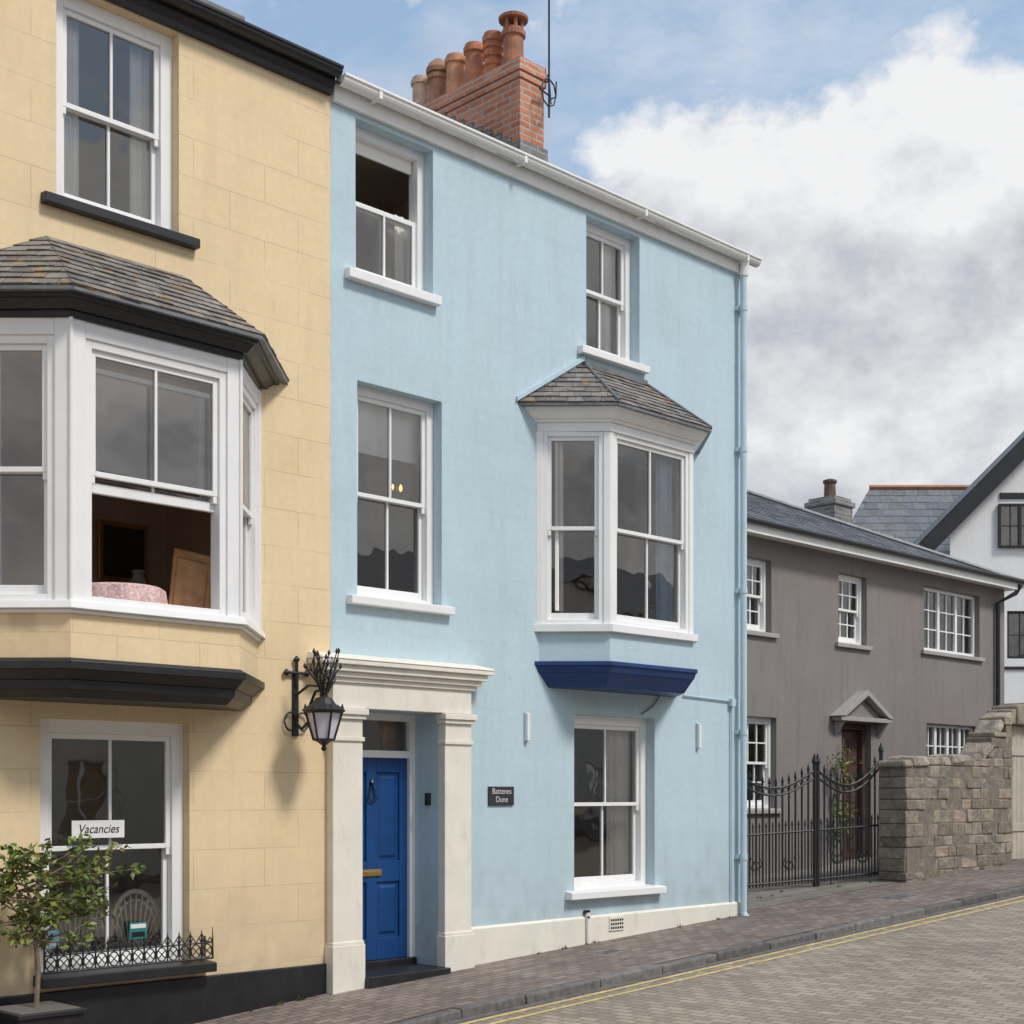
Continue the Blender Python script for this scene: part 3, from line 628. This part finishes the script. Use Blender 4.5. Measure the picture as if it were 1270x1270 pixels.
sb=MB('sideboard',[m_wood,m_sign],yel); sb.box(-1.2,-.2,2.05,2.5,2.76,3.7); sb.lathe(-.6,2.3,[(.06,3.7),(.1,3.8),(.05,3.95),(.07,4.0)],12,1); sb.build(.01)
curtain(yel,WALL,-2.52,-2.34,6.5,8.0,-.27,m_curt); curtain(yel,WALL,-1.88,-1.7,6.5,8.0,-.27,m_curt)
m_lamp=emis('lit_lampshade',(1,.55,.25),1.0)
tl=empty('table_lamp',(-2.9,.9,3.4)); mb=MB('lampshade',[m_lamp],tl); mb.lathe(-2.9,.9,[(.13,3.75),(.08,3.95)],12); mb.build()
mb=MB('lamp_base',[m_brass],tl); mb.lathe(-2.9,.9,[(.08,3.4),(.03,3.45),(.02,3.75)],10); mb.build()
mb=MB('side_table',[m_wood],tl); mb.box(-3.1,-2.7,.7,1.1,3.3,3.4); mb.box(-2.95,-2.85,.85,.95,2.76,3.3); mb.build(.01)
sg=empty('vacancies_sign',(-2.27,.15,1.5)); mb=MB('card',[m_sign],sg); mb.box(-2.51,-2.05,.055,.062,1.44,1.58); mb.build()
text('lettering','Vacancies',(-2.28,.053,1.51),.10,m_ink,sg,shear=.25,sx=.92)
ps=empty('window_poster',(-1.85,.12,.7)); mb=MB('sheet',[m_teal,m_sign,m_ink],ps); mb.box(-1.96,-1.80,.13,.134,.60,.74); mb.box(-1.95,-1.81,.128,.1295,.69,.725,1); mb.box(-1.94,-1.82,.128,.1295,.62,.66,2); mb.build()
ps=empty('window_poster',(-2.6,.12,.7)); mb=MB('sheet',[m_skyp,m_sign],ps); mb.box(-2.67,-2.58,.13,.134,.58,.72); mb.box(-2.66,-2.59,.128,.1295,.60,.63,1); mb.build()
for cx in (-2.33,-1.78):
    wc=empty('wicker_chair',(cx,.5,.1)); mb=MB('chair_frame',[m_wick],wc)
    arc=[(cx+.24*math.cos(a),.32+.04*math.sin(a),.62+.36*math.sin(a)) for a in [i*math.pi/12 for i in range(13)]]
    mb.tube(arc,.022)
    mb.tube([(cx+(p[0]-cx)*.8,p[1],.62+(p[2]-.62)*.8) for p in arc],.012)
    for k in range(1,12): 
        a=k*math.pi/12; mb.tube([(cx+.22*math.cos(a),.33,.62+.34*math.sin(a)),(cx+.1*math.cos(a),.36,.5)],.009)
    mb.lathe(cx,.56,[(.22,.5),(.24,.53),(.2,.56)],16)
    for k in range(4):
        a=k*math.pi/2+.7; mb.tube([(cx+.2*math.cos(a),.56+.2*math.sin(a),.11),(cx+.17*math.cos(a),.56+.17*math.sin(a),.5)],.015)
    mb.build()
dt=empty('dining_table',(-2.0,1.3,.1)); mb=MB('table_top',[m_curt,m_wood],dt); mb.box(-2.6,-1.3,1.0,1.6,.80,.84); 
for x in (-2.5,-1.4):
    for y in (1.1,1.5): mb.box(x-.03,x+.03,y-.03,y+.03,.1,.8,1)
mb.lathe(-1.9,1.2,[(.03,.84),(.05,.9),(.02,1.0),(.03,1.04)],10); mb.build(.01)
wg=empty('iron_window_guard',(-2.1,-.14,.4)); mb=MB('guard_ironwork',[m_iron],wg)
x0,x1=-2.84,-1.34; yy=-.135
mb.tube([(x0,yy,.425),(x1,yy,.425)],.009); mb.tube([(x0,yy,.555),(x1,yy,.555)],.007)
nn=14; w=(x1-x0)/nn
for i in range(nn):
    c=x0+w*(i+.5)
    mb.tube([(c+.045*math.cos(a),yy,.49+.055*math.sin(a)) for a in [k*math.pi/6 for k in range(13)]],.006,5)
    mb.tube([(c-w/2,yy,.555),(c-w/4,yy,.60),(c,yy,.555)],.006,5); mb.tube([(c,yy,.555),(c+w/4,yy,.60),(c+w/2,yy,.555)],.006,5)
    mb.tube([(c-w/2,yy,.42),(c-w/2,yy,.62),(c-w/2,yy,.67)],[.007,.009,.001],5)
    mb.tube([(c-w/2-.025,yy,.60),(c-w/2,yy,.635),(c-w/2+.025,yy,.60)],.005,5)
    mb.tube([(c-.03,yy,.46),(c+.03,yy,.52)],.005,5); mb.tube([(c-.03,yy,.52),(c+.03,yy,.46)],.005,5)
mb.tube([(x1,yy,.42),(x1,yy,.68)],[.01,.003],5)
for y in (-.135,-.02): mb.tube([(x0,y,.425),(x0,y,.60)],.008); mb.tube([(x1,y,.425),(x1,y,.60)],.008)
mb.tube([(x1,yy,.555),(x1,0,.555)],.007); mb.build()
# ================================================================== WALL LANTERN
la=empty('wall_lantern',(-.40,-.42,2.4)); lx,ly=-.40,-.42
mb=MB('lantern_frame',[m_iron],la)
def hexr(r,z): return [V((lx+r*math.cos(k*math.pi/3+.3),ly+r*math.sin(k*math.pi/3+.3),z)) for k in range(6)]
lo,hi=hexr(.09,2.26),hexr(.16,2.50)
for k in range(6):
    mb.tube([lo[k],hi[k]],.010,6); mb.tube([hi[k],hi[(k+1)%6]],.014,6); mb.tube([lo[k],lo[(k+1)%6]],.011,6)
    mb.lathe(hi[k].x,hi[k].y,[(.004,2.50),(.016,2.53),(.004,2.57)],6)
mb.lathe(lx,ly,[(.18,2.50),(.19,2.515),(.13,2.56),(.11,2.565),(.07,2.62),(.035,2.63),(.035,2.66),(.012,2.70)],12)
mb.lathe(lx,ly,[(.01,2.16),(.025,2.18),(.012,2.205),(.05,2.235),(.092,2.255)],10); 
mb.build()
mb=MB('lantern_glass',[m_lglass],la); mb.loft(hexr(.083,2.265),hexr(.150,2.495)); mb.build()
mb=MB('lantern_bracket',[m_iron],la)
mb.box(lx-.03,lx+.03,-.02,0,2.30,2.86)
mb.tube([(lx,-.02,2.42),(lx,-.10,2.36),(lx,-.2,2.42),(lx,-.22,2.56),(lx,-.30,2.68),(lx,-.42,2.70)],.014)
mb.tube([(lx,-.02,2.66),(lx,-.2,2.74),(lx,-.42,2.72)],.012)
for s in (1,-1):
    mb.tube([(lx+s*.0,-.02,2.45)]+[(lx+s*(.07-.06*math.cos(a)),-.03,2.45+.07*math.sin(a)-.02*a/3) for a in [k*.55 for k in range(10)]],.009)
mb.tube([(lx-.11,-.03,2.86),(lx+.11,-.03,2.86)],.016); mb.tube([(lx,-.03,2.74),(lx,-.03,2.97)],.016)
for dx,dz in ((-.11,2.86),(.11,2.86),(0,2.98)): mb.lathe(lx+dx,-.03,[(.008,dz-.03),(.032,dz),(.008,dz+.03)],8)
random.seed(3)
for k in range(20):
    a=R(0,6.28); r=R(.05,.19); z=R(2.78,3.04); m_=(lx+r*.6*math.cos(a),ly+r*.6*math.sin(a)); e=(lx+r*math.cos(a+.5),ly+r*math.sin(a+.5))
    mb.tube([(lx,ly,2.62),(m_[0],m_[1],2.62+(z-2.62)*.5),(e[0],e[1],z)],[.009,.008,.005],5)
    mb.lathe(e[0],e[1],[(.003,z-.02),(.017,z),(.003,z+.03)],6)
    mb.tube([(m_[0],m_[1],2.62+(z-2.62)*.5),(m_[0]+.05*math.cos(a+2),m_[1]+.05*math.sin(a+2),z-.05)],[.007,.003],5)
mb.build()
# ================================================================== POTTED TREE
random.seed(11)
pt=empty('potted_bay_tree',(-3.0,-.38,g(-3.0))); bx,by=-3.03,-.38
mb=MB('planter',[m_black,m_ground],pt)
mb.hexa([(bx-.2,by-.2,g(bx)),(bx-.2,by+.2,g(bx)),(bx+.2,by+.2,g(bx)),(bx+.2,by-.2,g(bx)),(bx-.25,by-.25,.17),(bx-.25,by+.25,.17),(bx+.25,by+.25,.17),(bx+.25,by-.25,.17)])
mb.box(bx-.27,bx+.27,by-.27,by+.27,.17,.21); mb.box(bx-.24,bx+.24,by-.24,by+.24,.2,.215,1); mb.build(.008)
mb=MB('trunk_and_branches',[m_bark],pt); lf=MB('leaves',[m_leaf],pt)
mb.tube([(bx,by,.2),(bx+.02,by,.5),(bx-.02,by+.01,.85),(bx+.03,by,1.2)],[.021,.018,.016,.012],7)
def leafq(p,mbx,s,c):
    d=V((R(-1,1),R(-1,1),R(-.5,.9))).normalized(); a=d.cross(V((R(-1,1),R(-1,1),R(-1,1)))).normalized(); w=s*.22
    p=V(p); dn=d.cross(a)*s*.06
    mbx.poly([p,p+d*s*.4+a*w+dn,p+d*s,p+d*s*.4-a*w+dn],0,c)
def spray(p0,p1,n,s,spread,mbx):
    for i in range(n):
        t=R(.25,1.05); q=V(p0).lerp(V(p1),t)+V((R(-1,1),R(-1,1),R(-1,1)))*spread
        c=R(.5,1.8); leafq(q,mbx,s*R(.7,1.2),(c*R(.9,1.5),c,c*R(.5,1.0)))
for k in range(66):
    z0=R(.68,1.28); a=R(0,6.28); L=R(.2,.70); el=R(-.1,1.0)
    dx=math.cos(a)*L*math.cos(el)*1.15+.28*L; dy=math.sin(a)*L*math.cos(el)*.55; dz=L*math.sin(el)*.78
    p0=V((bx,by,z0)); p2=p0+V((dx,dy,dz)); p1=p0.lerp(p2,.5)+V((0,0,-.03))
    if p2.y>-.12: p2.y=-.12
    mb.tube([p0,p1,p2],[.008,.006,.003],5); spray(p1,p2,23,.08,.04,lf)
mb.build(); lf.build(recalc=False)
# ================================================================== GREY HOUSE
gy=empty('grey_rendered_house',(13,2.5,g(13))); YG=2.5; GT=Fr((0,YG,0)); GX0,GX1=7.0,18.15
mb=MB('front_wall',[m_grey],gy)
ops=[(9.62,10.47,4.25,5.38),(12.35,13.22,4.25,5.41),(15.11,17.16,4.32,5.48),(9.7,10.6,1.55,2.97),(15.2,17.1,1.9,3.05),(12.45,13.35,-.5,2.96,.3)]
wall(mb,GT,GX0,GX1,-1,5.75,ops,.2)
mb.poly([(GX1,YG,-1),(GX1,YG+7,-1),(GX1,YG+7,5.75),(GX1,YG,5.75)]); mb.poly([(GX0,YG,-1),(GX0,YG+7,-1),(GX0,YG+7,5.75),(GX0,YG,5.75)]); mb.poly([(GX0,YG+7,-1),(GX1,YG+7,-1),(GX1,YG+7,5.75),(GX0,YG+7,5.75)])
mb.build(recalc=False)
room(gy,7.2,18,YG+.22,YG+3,3.5,5.7); room(gy,7.2,18,YG+.35,YG+3,.4,3.3)
sash(gy,GT,9.62,10.47,4.27,5.38,-.1,bars=2,hb=1,fr=.06); sash(gy,GT,12.35,13.22,4.27,5.41,-.1,bars=2,hb=1,fr=.06)
casement(gy,GT,15.11,17.16,4.34,5.48,-.1); sash(gy,GT,9.7,10.6,1.57,2.97,-.1,bars=2,hb=1,fr=.06); casement(gy,GT,15.2,17.1,1.92,3.05,-.1,cols=4,rows=3)
for a,b,z in ((9.5,10.6,4.27),(12.25,13.32,4.27),(15.0,17.27,4.34),(9.6,10.7,1.57),(15.1,17.2,1.92)): sill(gy,GT,a,b,z-.08,z,m_gtrim,proj=.06)
mb=MB('front_door',[m_dkwood],gy); mb.lbox(GT,12.45,12.55,-.25,-.1,.5,2.96); mb.lbox(GT,13.25,13.35,-.25,-.1,.5,2.96); mb.lbox(GT,12.55,13.25,-.25,-.1,2.86,2.96); mb.lbox(GT,12.55,13.25,-.24,-.2,.6,2.86)
for a in (12.62,12.95):
    for z0_,z1_ in ((.85,1.5),(1.65,2.7)): mb.lbox(GT,a,a+.24,-.2,-.185,z0_,z1_)
mb.build(.008)
mb=MB('porch_pediment',[m_gtrim,m_grey],gy)
mb.lbox(GT,12.14,13.69,0,.20,2.98,3.05)
mb.loft([GT.p(12.3,.0,3.05),GT.p(13.53,.0,3.05),GT.p(12.915,.0,3.37)],[GT.p(12.3,.10,3.05),GT.p(13.53,.10,3.05),GT.p(12.915,.10,3.37)],1)
for s in (0,1):
    q=1 if s==0 else -1; e0=12.08 if s==0 else 13.75
    mb.loft([GT.p(e0,0,3.055),GT.p(12.915,0,3.50),GT.p(12.915,0,3.41),GT.p(e0+.17*q,0,3.055)],[GT.p(e0,.22,3.055),GT.p(12.915,.22,3.50),GT.p(12.915,.22,3.41),GT.p(e0+.17*q,.22,3.055)])
for a in (12.22,13.54): mb.loft([GT.p(a,0,2.72),GT.p(a,0,2.98),GT.p(a,.18,2.98)],[GT.p(a+.07,0,2.72),GT.p(a+.07,0,2.98),GT.p(a+.07,.18,2.98)])
mb.build(.006)
mb=MB('slate_roof',[m_slateg,m_lead],gy)
ex0,ex1,ey=6.4,18.4,YG-.3; yr=6.0; ze=5.80; zr=7.55; xr=ex1-(yr-ey)
slates(mb,(ex0,ey,ze),(ex1,ey,ze),(ex0,yr,zr),(xr,yr,zr),.2,.26,lo=.8,hi=1.2)
slates(mb,(ex1,ey,ze),(ex1,2*yr-ey,ze),(xr,yr,zr),(xr,yr,zr),.3,.3,lo=.8,hi=1.2)
mb.poly([(ex0,yr,zr),(xr,yr,zr),(ex1,2*yr-ey,ze),(ex0,2*yr-ey,ze)])
mb.tube([(ex1,ey,ze+.03),(xr,yr,zr+.03)],.05,6,1); mb.tube([(ex0,yr,zr+.03),(xr,yr,zr+.03)],.06,6,1); mb.build(recalc=False)
mb=MB('eaves_soffit',[m_pvc,m_black],gy); mb.box(ex0,ex1-.02,ey,YG-.001,5.70,5.78); mb.box(ex1-.3,ex1-.02,YG,YG+7,5.70,5.78); mb.box(ex0,ex1,ey-.02,ey,5.66,5.80)
mb.tube([(ex0,ey-.07,5.82),(ex1+.05,ey-.07,5.82)],.045,8,1); mb.build()
mb=MB('downpipe',[m_black],gy); mb.tube([(18.1,ey-.05,5.75),(18.05,ey+.02,5.6),(17.75,YG-.07,5.4),(17.75,YG-.07,.8)],.045,8); mb.build()
mb=MB('chimney_stack',[m_gbrick,m_terra],gy); mb.box(16.5,17.15,5.2,5.85,6.0,7.62); mb.box(16.46,17.19,5.16,5.89,7.5,7.60); mb.box(16.52,17.13,5.22,5.83,7.62,7.68)
mb.lathe(16.82,5.52,[(.14,7.68),(.12,7.72),(.11,7.98),(.14,8.0),(.14,8.05),(.05,8.08)],14,1,(.25,.35,.5)); mb.build(.01)
random.seed(5); cl=empty('climbing_plant',(12.2,2.3,g(12)))
lf=MB('leaves',[m_leaf],cl); st=MB('stems',[m_bark],cl); st.tube([(12.25,2.35,.6),(12.2,2.4,1.6),(12.35,2.4,2.7)],[.02,.015,.008])
for k in range(42): 
    z=R(1.0,2.6); p=V((12.22+R(-.2,.15),2.33+R(-.15,.10),z)); spray(p,p+V((R(-.15,.15),R(-.1,.1),R(-.1,.15))),10,.085,.06,lf)
lf.build(recalc=False); st.build()
# ================================================================== STONE WALL
random.seed(21)
def rubble(mb,x0,x1,y0,y1,ztop,T=None,rh=(.11,.21)):
    z=-.1+g(x0)
    while z<ztop(x1)+.3:
        h=R(*rh); x=x0
        while x<x1-.02:
            L=min(R(.14,.5),x1-x); 
            if x1-(x+L)<.12: L=x1-x
            xm=x+L/2; zt=min(z+h,ztop(xm))
            if zt-z>.05:
                d=R(-.014,.014); a,b=x+.004,x+L-.004; j=lambda:R(-.012,.012); c=R(.7,1.35); c=(c*R(.97,1.06),c,c*R(.88,1.02))
                e0=(-.02 if x==x0 else 0)+(R(-.02,.01) if x==x0 else 0)
                mb.hexa([(a+e0,y0-d+j(),z+.003),(a+e0,y1,z+.003),(b,y1,z+.003),(b,y0-d+j(),z+.003),(a+e0+j()*.5,y0-d+j(),zt-.004+j()*.5),(a+e0,y1,zt-.004),(b,y1,zt-.004+j()*.5),(b+j()*.5,y0-d+j(),zt-.004)],0,c)
            x+=L
        z+=h
sw=empty('stone_wall',(11.5,.2,g(11.5)))
zt=lambda x:2.22+.05*(x-10.15)+(0 if x<12.45 else min(.62,(x-12.45)**1.3*.95))
mb=MB('wall_stones',[m_stone],sw)
rubble(mb,10.15,13.35,0,.44,zt); mb.build(.016)
mb=MB('wall_core',[m_mortar],sw); mb.box(10.15,13.33,.006,.42,-.2,2.2); mb.hexa([(12.6,.006,2.2),(12.6,.42,2.2),(13.33,.42,2.2),(13.33,.006,2.2),(12.6,.006,2.25),(12.6,.42,2.25),(13.33,.42,2.85),(13.33,.006,2.85)]); mb.build()
mb=MB('wall_coping',[m_stone],sw); x=10.08
while x<13.4:
    L=R(.18,.45); a,b=x+.004,x+L-.004; h=R(.05,.12); ov=R(.0,.04); c=R(.8,1.5)
    mb.hexa([(a,-ov,zt(a)-.05),(a,.46,zt(a)-.05),(b,.46,zt(b)-.05),(b,-ov,zt(b)-.05),(a+.02,-ov+.03,zt(a)+h),(a+.02,.43,zt(a)+h*R(.7,1)),(b-.02,.43,zt(b)+h),(b-.02,-ov+.03,zt(b)+h*R(.7,1))],0,c); x+=L
mb.build(.03)
sw2=empty('stone_wall',(16,.2,g(16))); mb=MB('wall_stones',[m_stone],sw2); rubble(mb,14.6,22,0,.44,lambda x:3.1+.03*(x-14)); mb.box(14.62,22,.03,.42,0,3.0); mb.build(.018)
mb=MB('arch_stones',[m_stone],sw2)
for i in range(8): mb.box(13.36+i*.158,13.512+i*.158,0+R(-.02,.02),.44,2.88,3.10+.1*math.sin(i/7*3.14)+R(0,.05),0,R(.7,1.3))
mb.build(.03)
dg=empty('wooden_yard_door',(14,.2,g(14))); mb=MB('door_boards',[m_beige],dg)
for i in range(8): mb.box(13.37+i*.153,13.517+i*.153,.16,.20,g(13.4)+.03,2.87)
mb.box(13.37,14.6,.14,.16,1.2,1.32); mb.box(13.37,14.6,.14,.16,2.4,2.52); mb.build(.006)
# ================================================================== IRON GATE
def gate(name,p,q,top,dip,spk=.12):
    e=empty(name,(p[0],p[1],g(p[0]))); mb=MB('gate_ironwork',[m_iron],e)
    p=V((p[0],p[1],0)); q=V((q[0],q[1],0)); L=(q-p).length; U=(q-p)/L; n=int(L/.105)
    zb=lambda u:g((p+U*u).x)+.06
    zt_=lambda u:top(u/L)
    for i in range(n+1):
        u=L*i/n; a=p+U*u; w=.014
        mb.tube([a+V((0,0,zb(u))),a+V((0,0,zt_(u)+.02))],w,6)
        mb.tube([a+V((0,0,zt_(u)+.02)),a+V((0,0,zt_(u)+.05)),a+V((0,0,zt_(u)+.14))],[.008,.022,.001],6)
        if i<n:
            u2=L*(i+.5)/n; a2=p+U*u2; mb.tube([a2+V((0,0,zb(u2))),a2+V((0,0,zb(u2)+.80))],.010,5); mb.tube([a2+V((0,0,zb(u2)+.80)),a2+V((0,0,zb(u2)+.83)),a2+V((0,0,zb(u2)+.90))],[.006,.017,.001],5)
            cz=(zt_(u2)-.07); mb.tube([a2+U*(.035*math.cos(t))+V((0,0,cz+.035*math.sin(t))) for t in [k*math.pi/4 for k in range(9)]],.006,5)
    for f in (lambda u:zb(u)+.05,lambda u:zb(u)+.73,lambda u:zt_(u)-.12,lambda u:zt_(u)-.02):
        mb.tube([p+U*(L*k/12)+V((0,0,f(L*k/12))) for k in range(13)],.016,6)
    for u in (0.,L):
        a=p+U*u; mb.tube([a+V((0,0,g(a.x)-.02)),a+V((0,0,zt_(u)+.08))],.028,8); mb.lathe(a.x,a.y,[(.01,zt_(u)+.06),(.045,zt_(u)+.1),(.03,zt_(u)+.15),(.004,zt_(u)+.22)],8)
    for k in range(2):
        c=p+U*(L*(.3+.4*k)); 
        for s in (1,-1): mb.tube([c+U*(s*(.02+.012*t)*math.cos(t*.9))+V((0,0,zb(0)+.34+(.02+.012*t)*math.sin(t*.9)+0*t)) for t in range(9)],.008,5)
    mb.build()
gate('iron_gate',(7.85,1.36),(9.15,.86),lambda t:2.14-.25*math.sin(math.pi*min(1,max(0,t))),0)
gate('iron_gate',(9.2,.84),(10.30,.50),lambda t:2.14+.17*t**2-.24*math.sin(math.pi*min(1,max(0,t))),0)
gate('iron_railing',(6.35,1.4),(7.80,1.36),lambda t:1.95,0)
# ================================================================== WHITE TIMBERED HOUSE
c45=.70711
def CW(X,Z): return (-8.103+c45*(Z+X),-10.426+c45*(Z-X),0)
wh=empty('white_timbered_house',CW(14,38)); WT=Fr(CW(11.5,38),(c45,-c45,0),(-c45,-c45,0))
mb=MB('gable_wall',[m_wrender],wh)
wall(mb,WT,0,8,-1,8.1,[(1.5,3.4,5.35,6.6)],.12)
mb.poly([WT.p(0,0,8.1),WT.p(8,0,8.1),WT.p(8,0,8.95),WT.p(4.0,0,12.9),WT.p(0,0,8.95)])
mb.poly([WT.p(0,0,-1),WT.p(0,-9,-1),WT.p(0,-9,8.1),WT.p(0,0,8.1)]); mb.poly([WT.p(8,0,-1),WT.p(8,-9,-1),WT.p(8,-9,8.1),WT.p(8,0,8.1)])
mb.build(recalc=False)
bk=MB('room_behind_window',[m_dark],wh); bk.lbox(WT,.3,5,-2,-.15,4.9,8.08); bk.lbox(WT,1.3,2.8,.004,.02,8.3,9.35); bk.build()
casement(wh,WT,1.25,2.85,8.25,9.4,.11,cols=3,rows=2,frm=m_black); casement(wh,WT,1.5,3.4,5.35,6.6,-.04,cols=3,rows=2,frm=m_black)
mb=MB('timber_framing',[m_black],wh)
def beam(u0,z0,u1,z1,w,n0=.0,n1=.04):
    d=V((u1-u0,z1-z0)).normalized(); nx,nz=-d.y*w/2,d.x*w/2
    c=[(u0+nx,z0+nz),(u0-nx,z0-nz),(u1-nx,z1-nz),(u1+nx,z1+nz)]
    mb.loft([WT.p(a,n0,b) for a,b in c],[WT.p(a,n1,b) for a,b in c])
beam(-.70,8.22,4.0,12.98,.40,.02,.34); beam(8.70,8.22,4.0,12.98,.40,.02,.34); beam(1.3,9.62,6.6,9.62,.16)
for u in (2.4,3.1,3.8,4.5,5.2): beam(u,9.70,u,10.5 if u<2.6 else 11,.12,.002,.038)
beam(0.9,5.1,3.6,5.1,.08); mb.build(.01)
mb=MB('slate_roof',[m_slateg,m_orange],wh)
mb.poly([WT.p(-.86,.30,8.38),WT.p(-.86,-1.2,8.38),WT.p(4.0,-1.2,13.28),WT.p(4.0,.30,13.28)]); mb.poly([WT.p(8.86,.30,8.38),WT.p(8.86,-1.2,8.38),WT.p(4.0,-1.2,13.28),WT.p(4.0,.30,13.28)])
slates(mb,WT.p(-2.9,-2.2,7.9),WT.p(2,-2.2,7.9),WT.p(-1.0,-4.5,10.75),WT.p(2,-4.5,10.75),.3,.35,lo=.85,hi=1.15)
mb.tube([WT.p(-1.0,-4.5,10.8),WT.p(2,-4.5,10.8)],.07,6,1)
mb.build(recalc=False)
mb=MB('wing_wall',[m_wrender],wh); mb.lbox(WT,-2.8,0,-6,-2.5,-1,7.95); mb.build()
# ================================================================== OPPOSITE TERRACE (across the street)
cols=[(.66,.6,.52),(.72,.72,.7),(.6,.45,.4),(.66,.66,.6),(.72,.68,.62)]
random.seed(9); OT=Fr((0,-13.6,0),(1,0,0),(0,1,0)); x=-16
for i in range(7):
    w=R(5.2,6.4); h=R(5.4,6.6); e=empty('terraced_house',(x+w/2,-13.6,g(x))); m=mat('render_tone',cols[i%5],.8,.06,2,.2,60)
    mb=MB('walls',[m],e); op=[]
    for fl in range(2):
        for k in (0,1): a=x+.9+k*(w-2.9); zz=.9+fl*2.7; op.append((a,a+1.1,zz,zz+1.5))
    wall(mb,OT,x,x+w,-1,h,op,.15); mb.poly([(x,-13.6,-1),(x,-20,-1),(x,-20,h),(x,-13.6,h)]); mb.poly([(x+w,-13.6,-1),(x+w,-20,-1),(x+w,-20,h),(x+w,-13.6,h)]); mb.build(recalc=False)
    for o in op: casement(e,OT,*o,-.08,cols=2,rows=2,vb=0)
    mb=MB('roof',[m_slateg],e); mb.poly([(x,-13.4,h),(x+w,-13.4,h),(x+w,-17,h+2.0),(x,-17,h+2.0)]); mb.poly([(x,-20.3,h),(x+w,-20.3,h),(x+w,-17,h+2.0),(x,-17,h+2.0)])
    for q in (x,x+w): mb.poly([(q,-13.6,h),(q,-20,h),(q,-17,h+1.95)])
    mb.build(recalc=False)
    mb=MB('dark_interior',[m_floor],e); mb.box(x+.2,x+w-.2,-19,-13.9,0,h-.2); mb.build()
    x+=w
# ================================================================== SKY / LIGHT
sd=V((.20,-1.0,1.25)).normalized()
w=bpy.data.worlds.new('World'); scene.world=w; w.use_nodes=True; nt=w.node_tree
bg=nt.nodes['Background']; out=nt.nodes['World Output']
sk=N(nt,'ShaderNodeTexSky',sky_type='NISHITA'); sk.sun_disc=False; sk.sun_elevation=math.asin(sd.z); sk.sun_rotation=math.atan2(sd.x,sd.y); sk.air_density=1.0; sk.dust_density=1.0; sk.ozone_density=1.0
nt.links.new(sk.outputs[0],bg.inputs[0]); bg.inputs[1].default_value=.15
tc=N(nt,'ShaderNodeTexCoord').outputs['Generated']
sx=N(nt,'ShaderNodeSeparateXYZ'); nt.links.new(tc,sx.inputs[0])
def M(op,a,b=None,clamp=False):
    n=N(nt,'ShaderNodeMath',operation=op); n.use_clamp=clamp
    for i,vv in enumerate((a,b)):
        if vv is None: continue
        if isinstance(vv,(int,float)): n.inputs[i].default_value=vv
        else: nt.links.new(vv,n.inputs[i])
    return n.outputs[0]
mp=mapping(nt,tc,(1,1,1.4)); mp2=mapping(nt,tc,(1,1,1.4),(0.0,0.0,.05))
def cn(v): return noi(nt,4.2,12,v,.60)
nz=cn(mp); nzb=cn(mp2)
hz=M('MULTIPLY',M('SUBTRACT',.405,sx.outputs[2]),2.6)
hz=M('MAXIMUM',hz,-.10)
mask=ramp(nt,M('ADD',nz,hz),.475,.55)
b3=N(nt,'ShaderNodeBackground'); b3.inputs[0].default_value=(.42,.60,.82,1); b3.inputs[1].default_value=1.0
m3=N(nt,'ShaderNodeMixShader'); m3.inputs[0].default_value=.6; nt.links.new(bg.outputs[0],m3.inputs[1]); nt.links.new(b3.outputs[0],m3.inputs[2])
wis=mmul(nt,ramp(nt,noi(nt,3.4,10,mapping(nt,tc,(1,1,2.2),(.4,.1,.3)),.66),.40,.74),.85)
mask2=M('MAXIMUM',mask,wis)
edge=M('MULTIPLY',M('SUBTRACT',nz,nzb),3.0)
big=M('MULTIPLY',M('SUBTRACT',noi(nt,3.2,9,mapping(nt,tc,(1,1,2.6),(.07,.0,.09)),.55),.5),1.5)
sh=M('ADD',M('ADD',.56,edge),M('ADD',big,M('MULTIPLY',M('SUBTRACT',sx.outputs[2],.26),1.6)))
shade=ramp(nt,sh,.10,.78,(.50,.53,.59),(.93,.935,.945))
b2=N(nt,'ShaderNodeBackground'); nt.links.new(shade,b2.inputs[0]); b2.inputs[1].default_value=.95
mx=N(nt,'ShaderNodeMixShader'); nt.links.new(mask2,mx.inputs[0]); nt.links.new(m3.outputs[0],mx.inputs[1]); nt.links.new(b2.outputs[0],mx.inputs[2]); nt.links.new(mx.outputs[0],out.inputs[0])
sl=bpy.data.lights.new('sun','SUN'); sl.energy=2.6; sl.angle=math.radians(11); sl.color=(1,.95,.88)
so=bpy.data.objects.new('sun',sl); so.rotation_euler=(-sd).to_track_quat('-Z','Y').to_euler(); so.location=(0,-20,30); scene.collection.objects.link(so)
# ================================================================== CAMERA
cd=bpy.data.cameras.new('camera'); cam=bpy.data.objects.new('camera',cd); scene.collection.objects.link(cam)
cam.location=(-8.103,-10.426,1.788); cam.rotation_euler=(math.pi/2,0,math.radians(-45))
cd.sensor_width=36; cd.lens=1795/1270*36; cd.shift_y=350/1270; cd.clip_end=2000
scene.camera=cam
scene.view_settings.view_transform='Standard'; scene.view_settings.look='None'; scene.view_settings.exposure=0
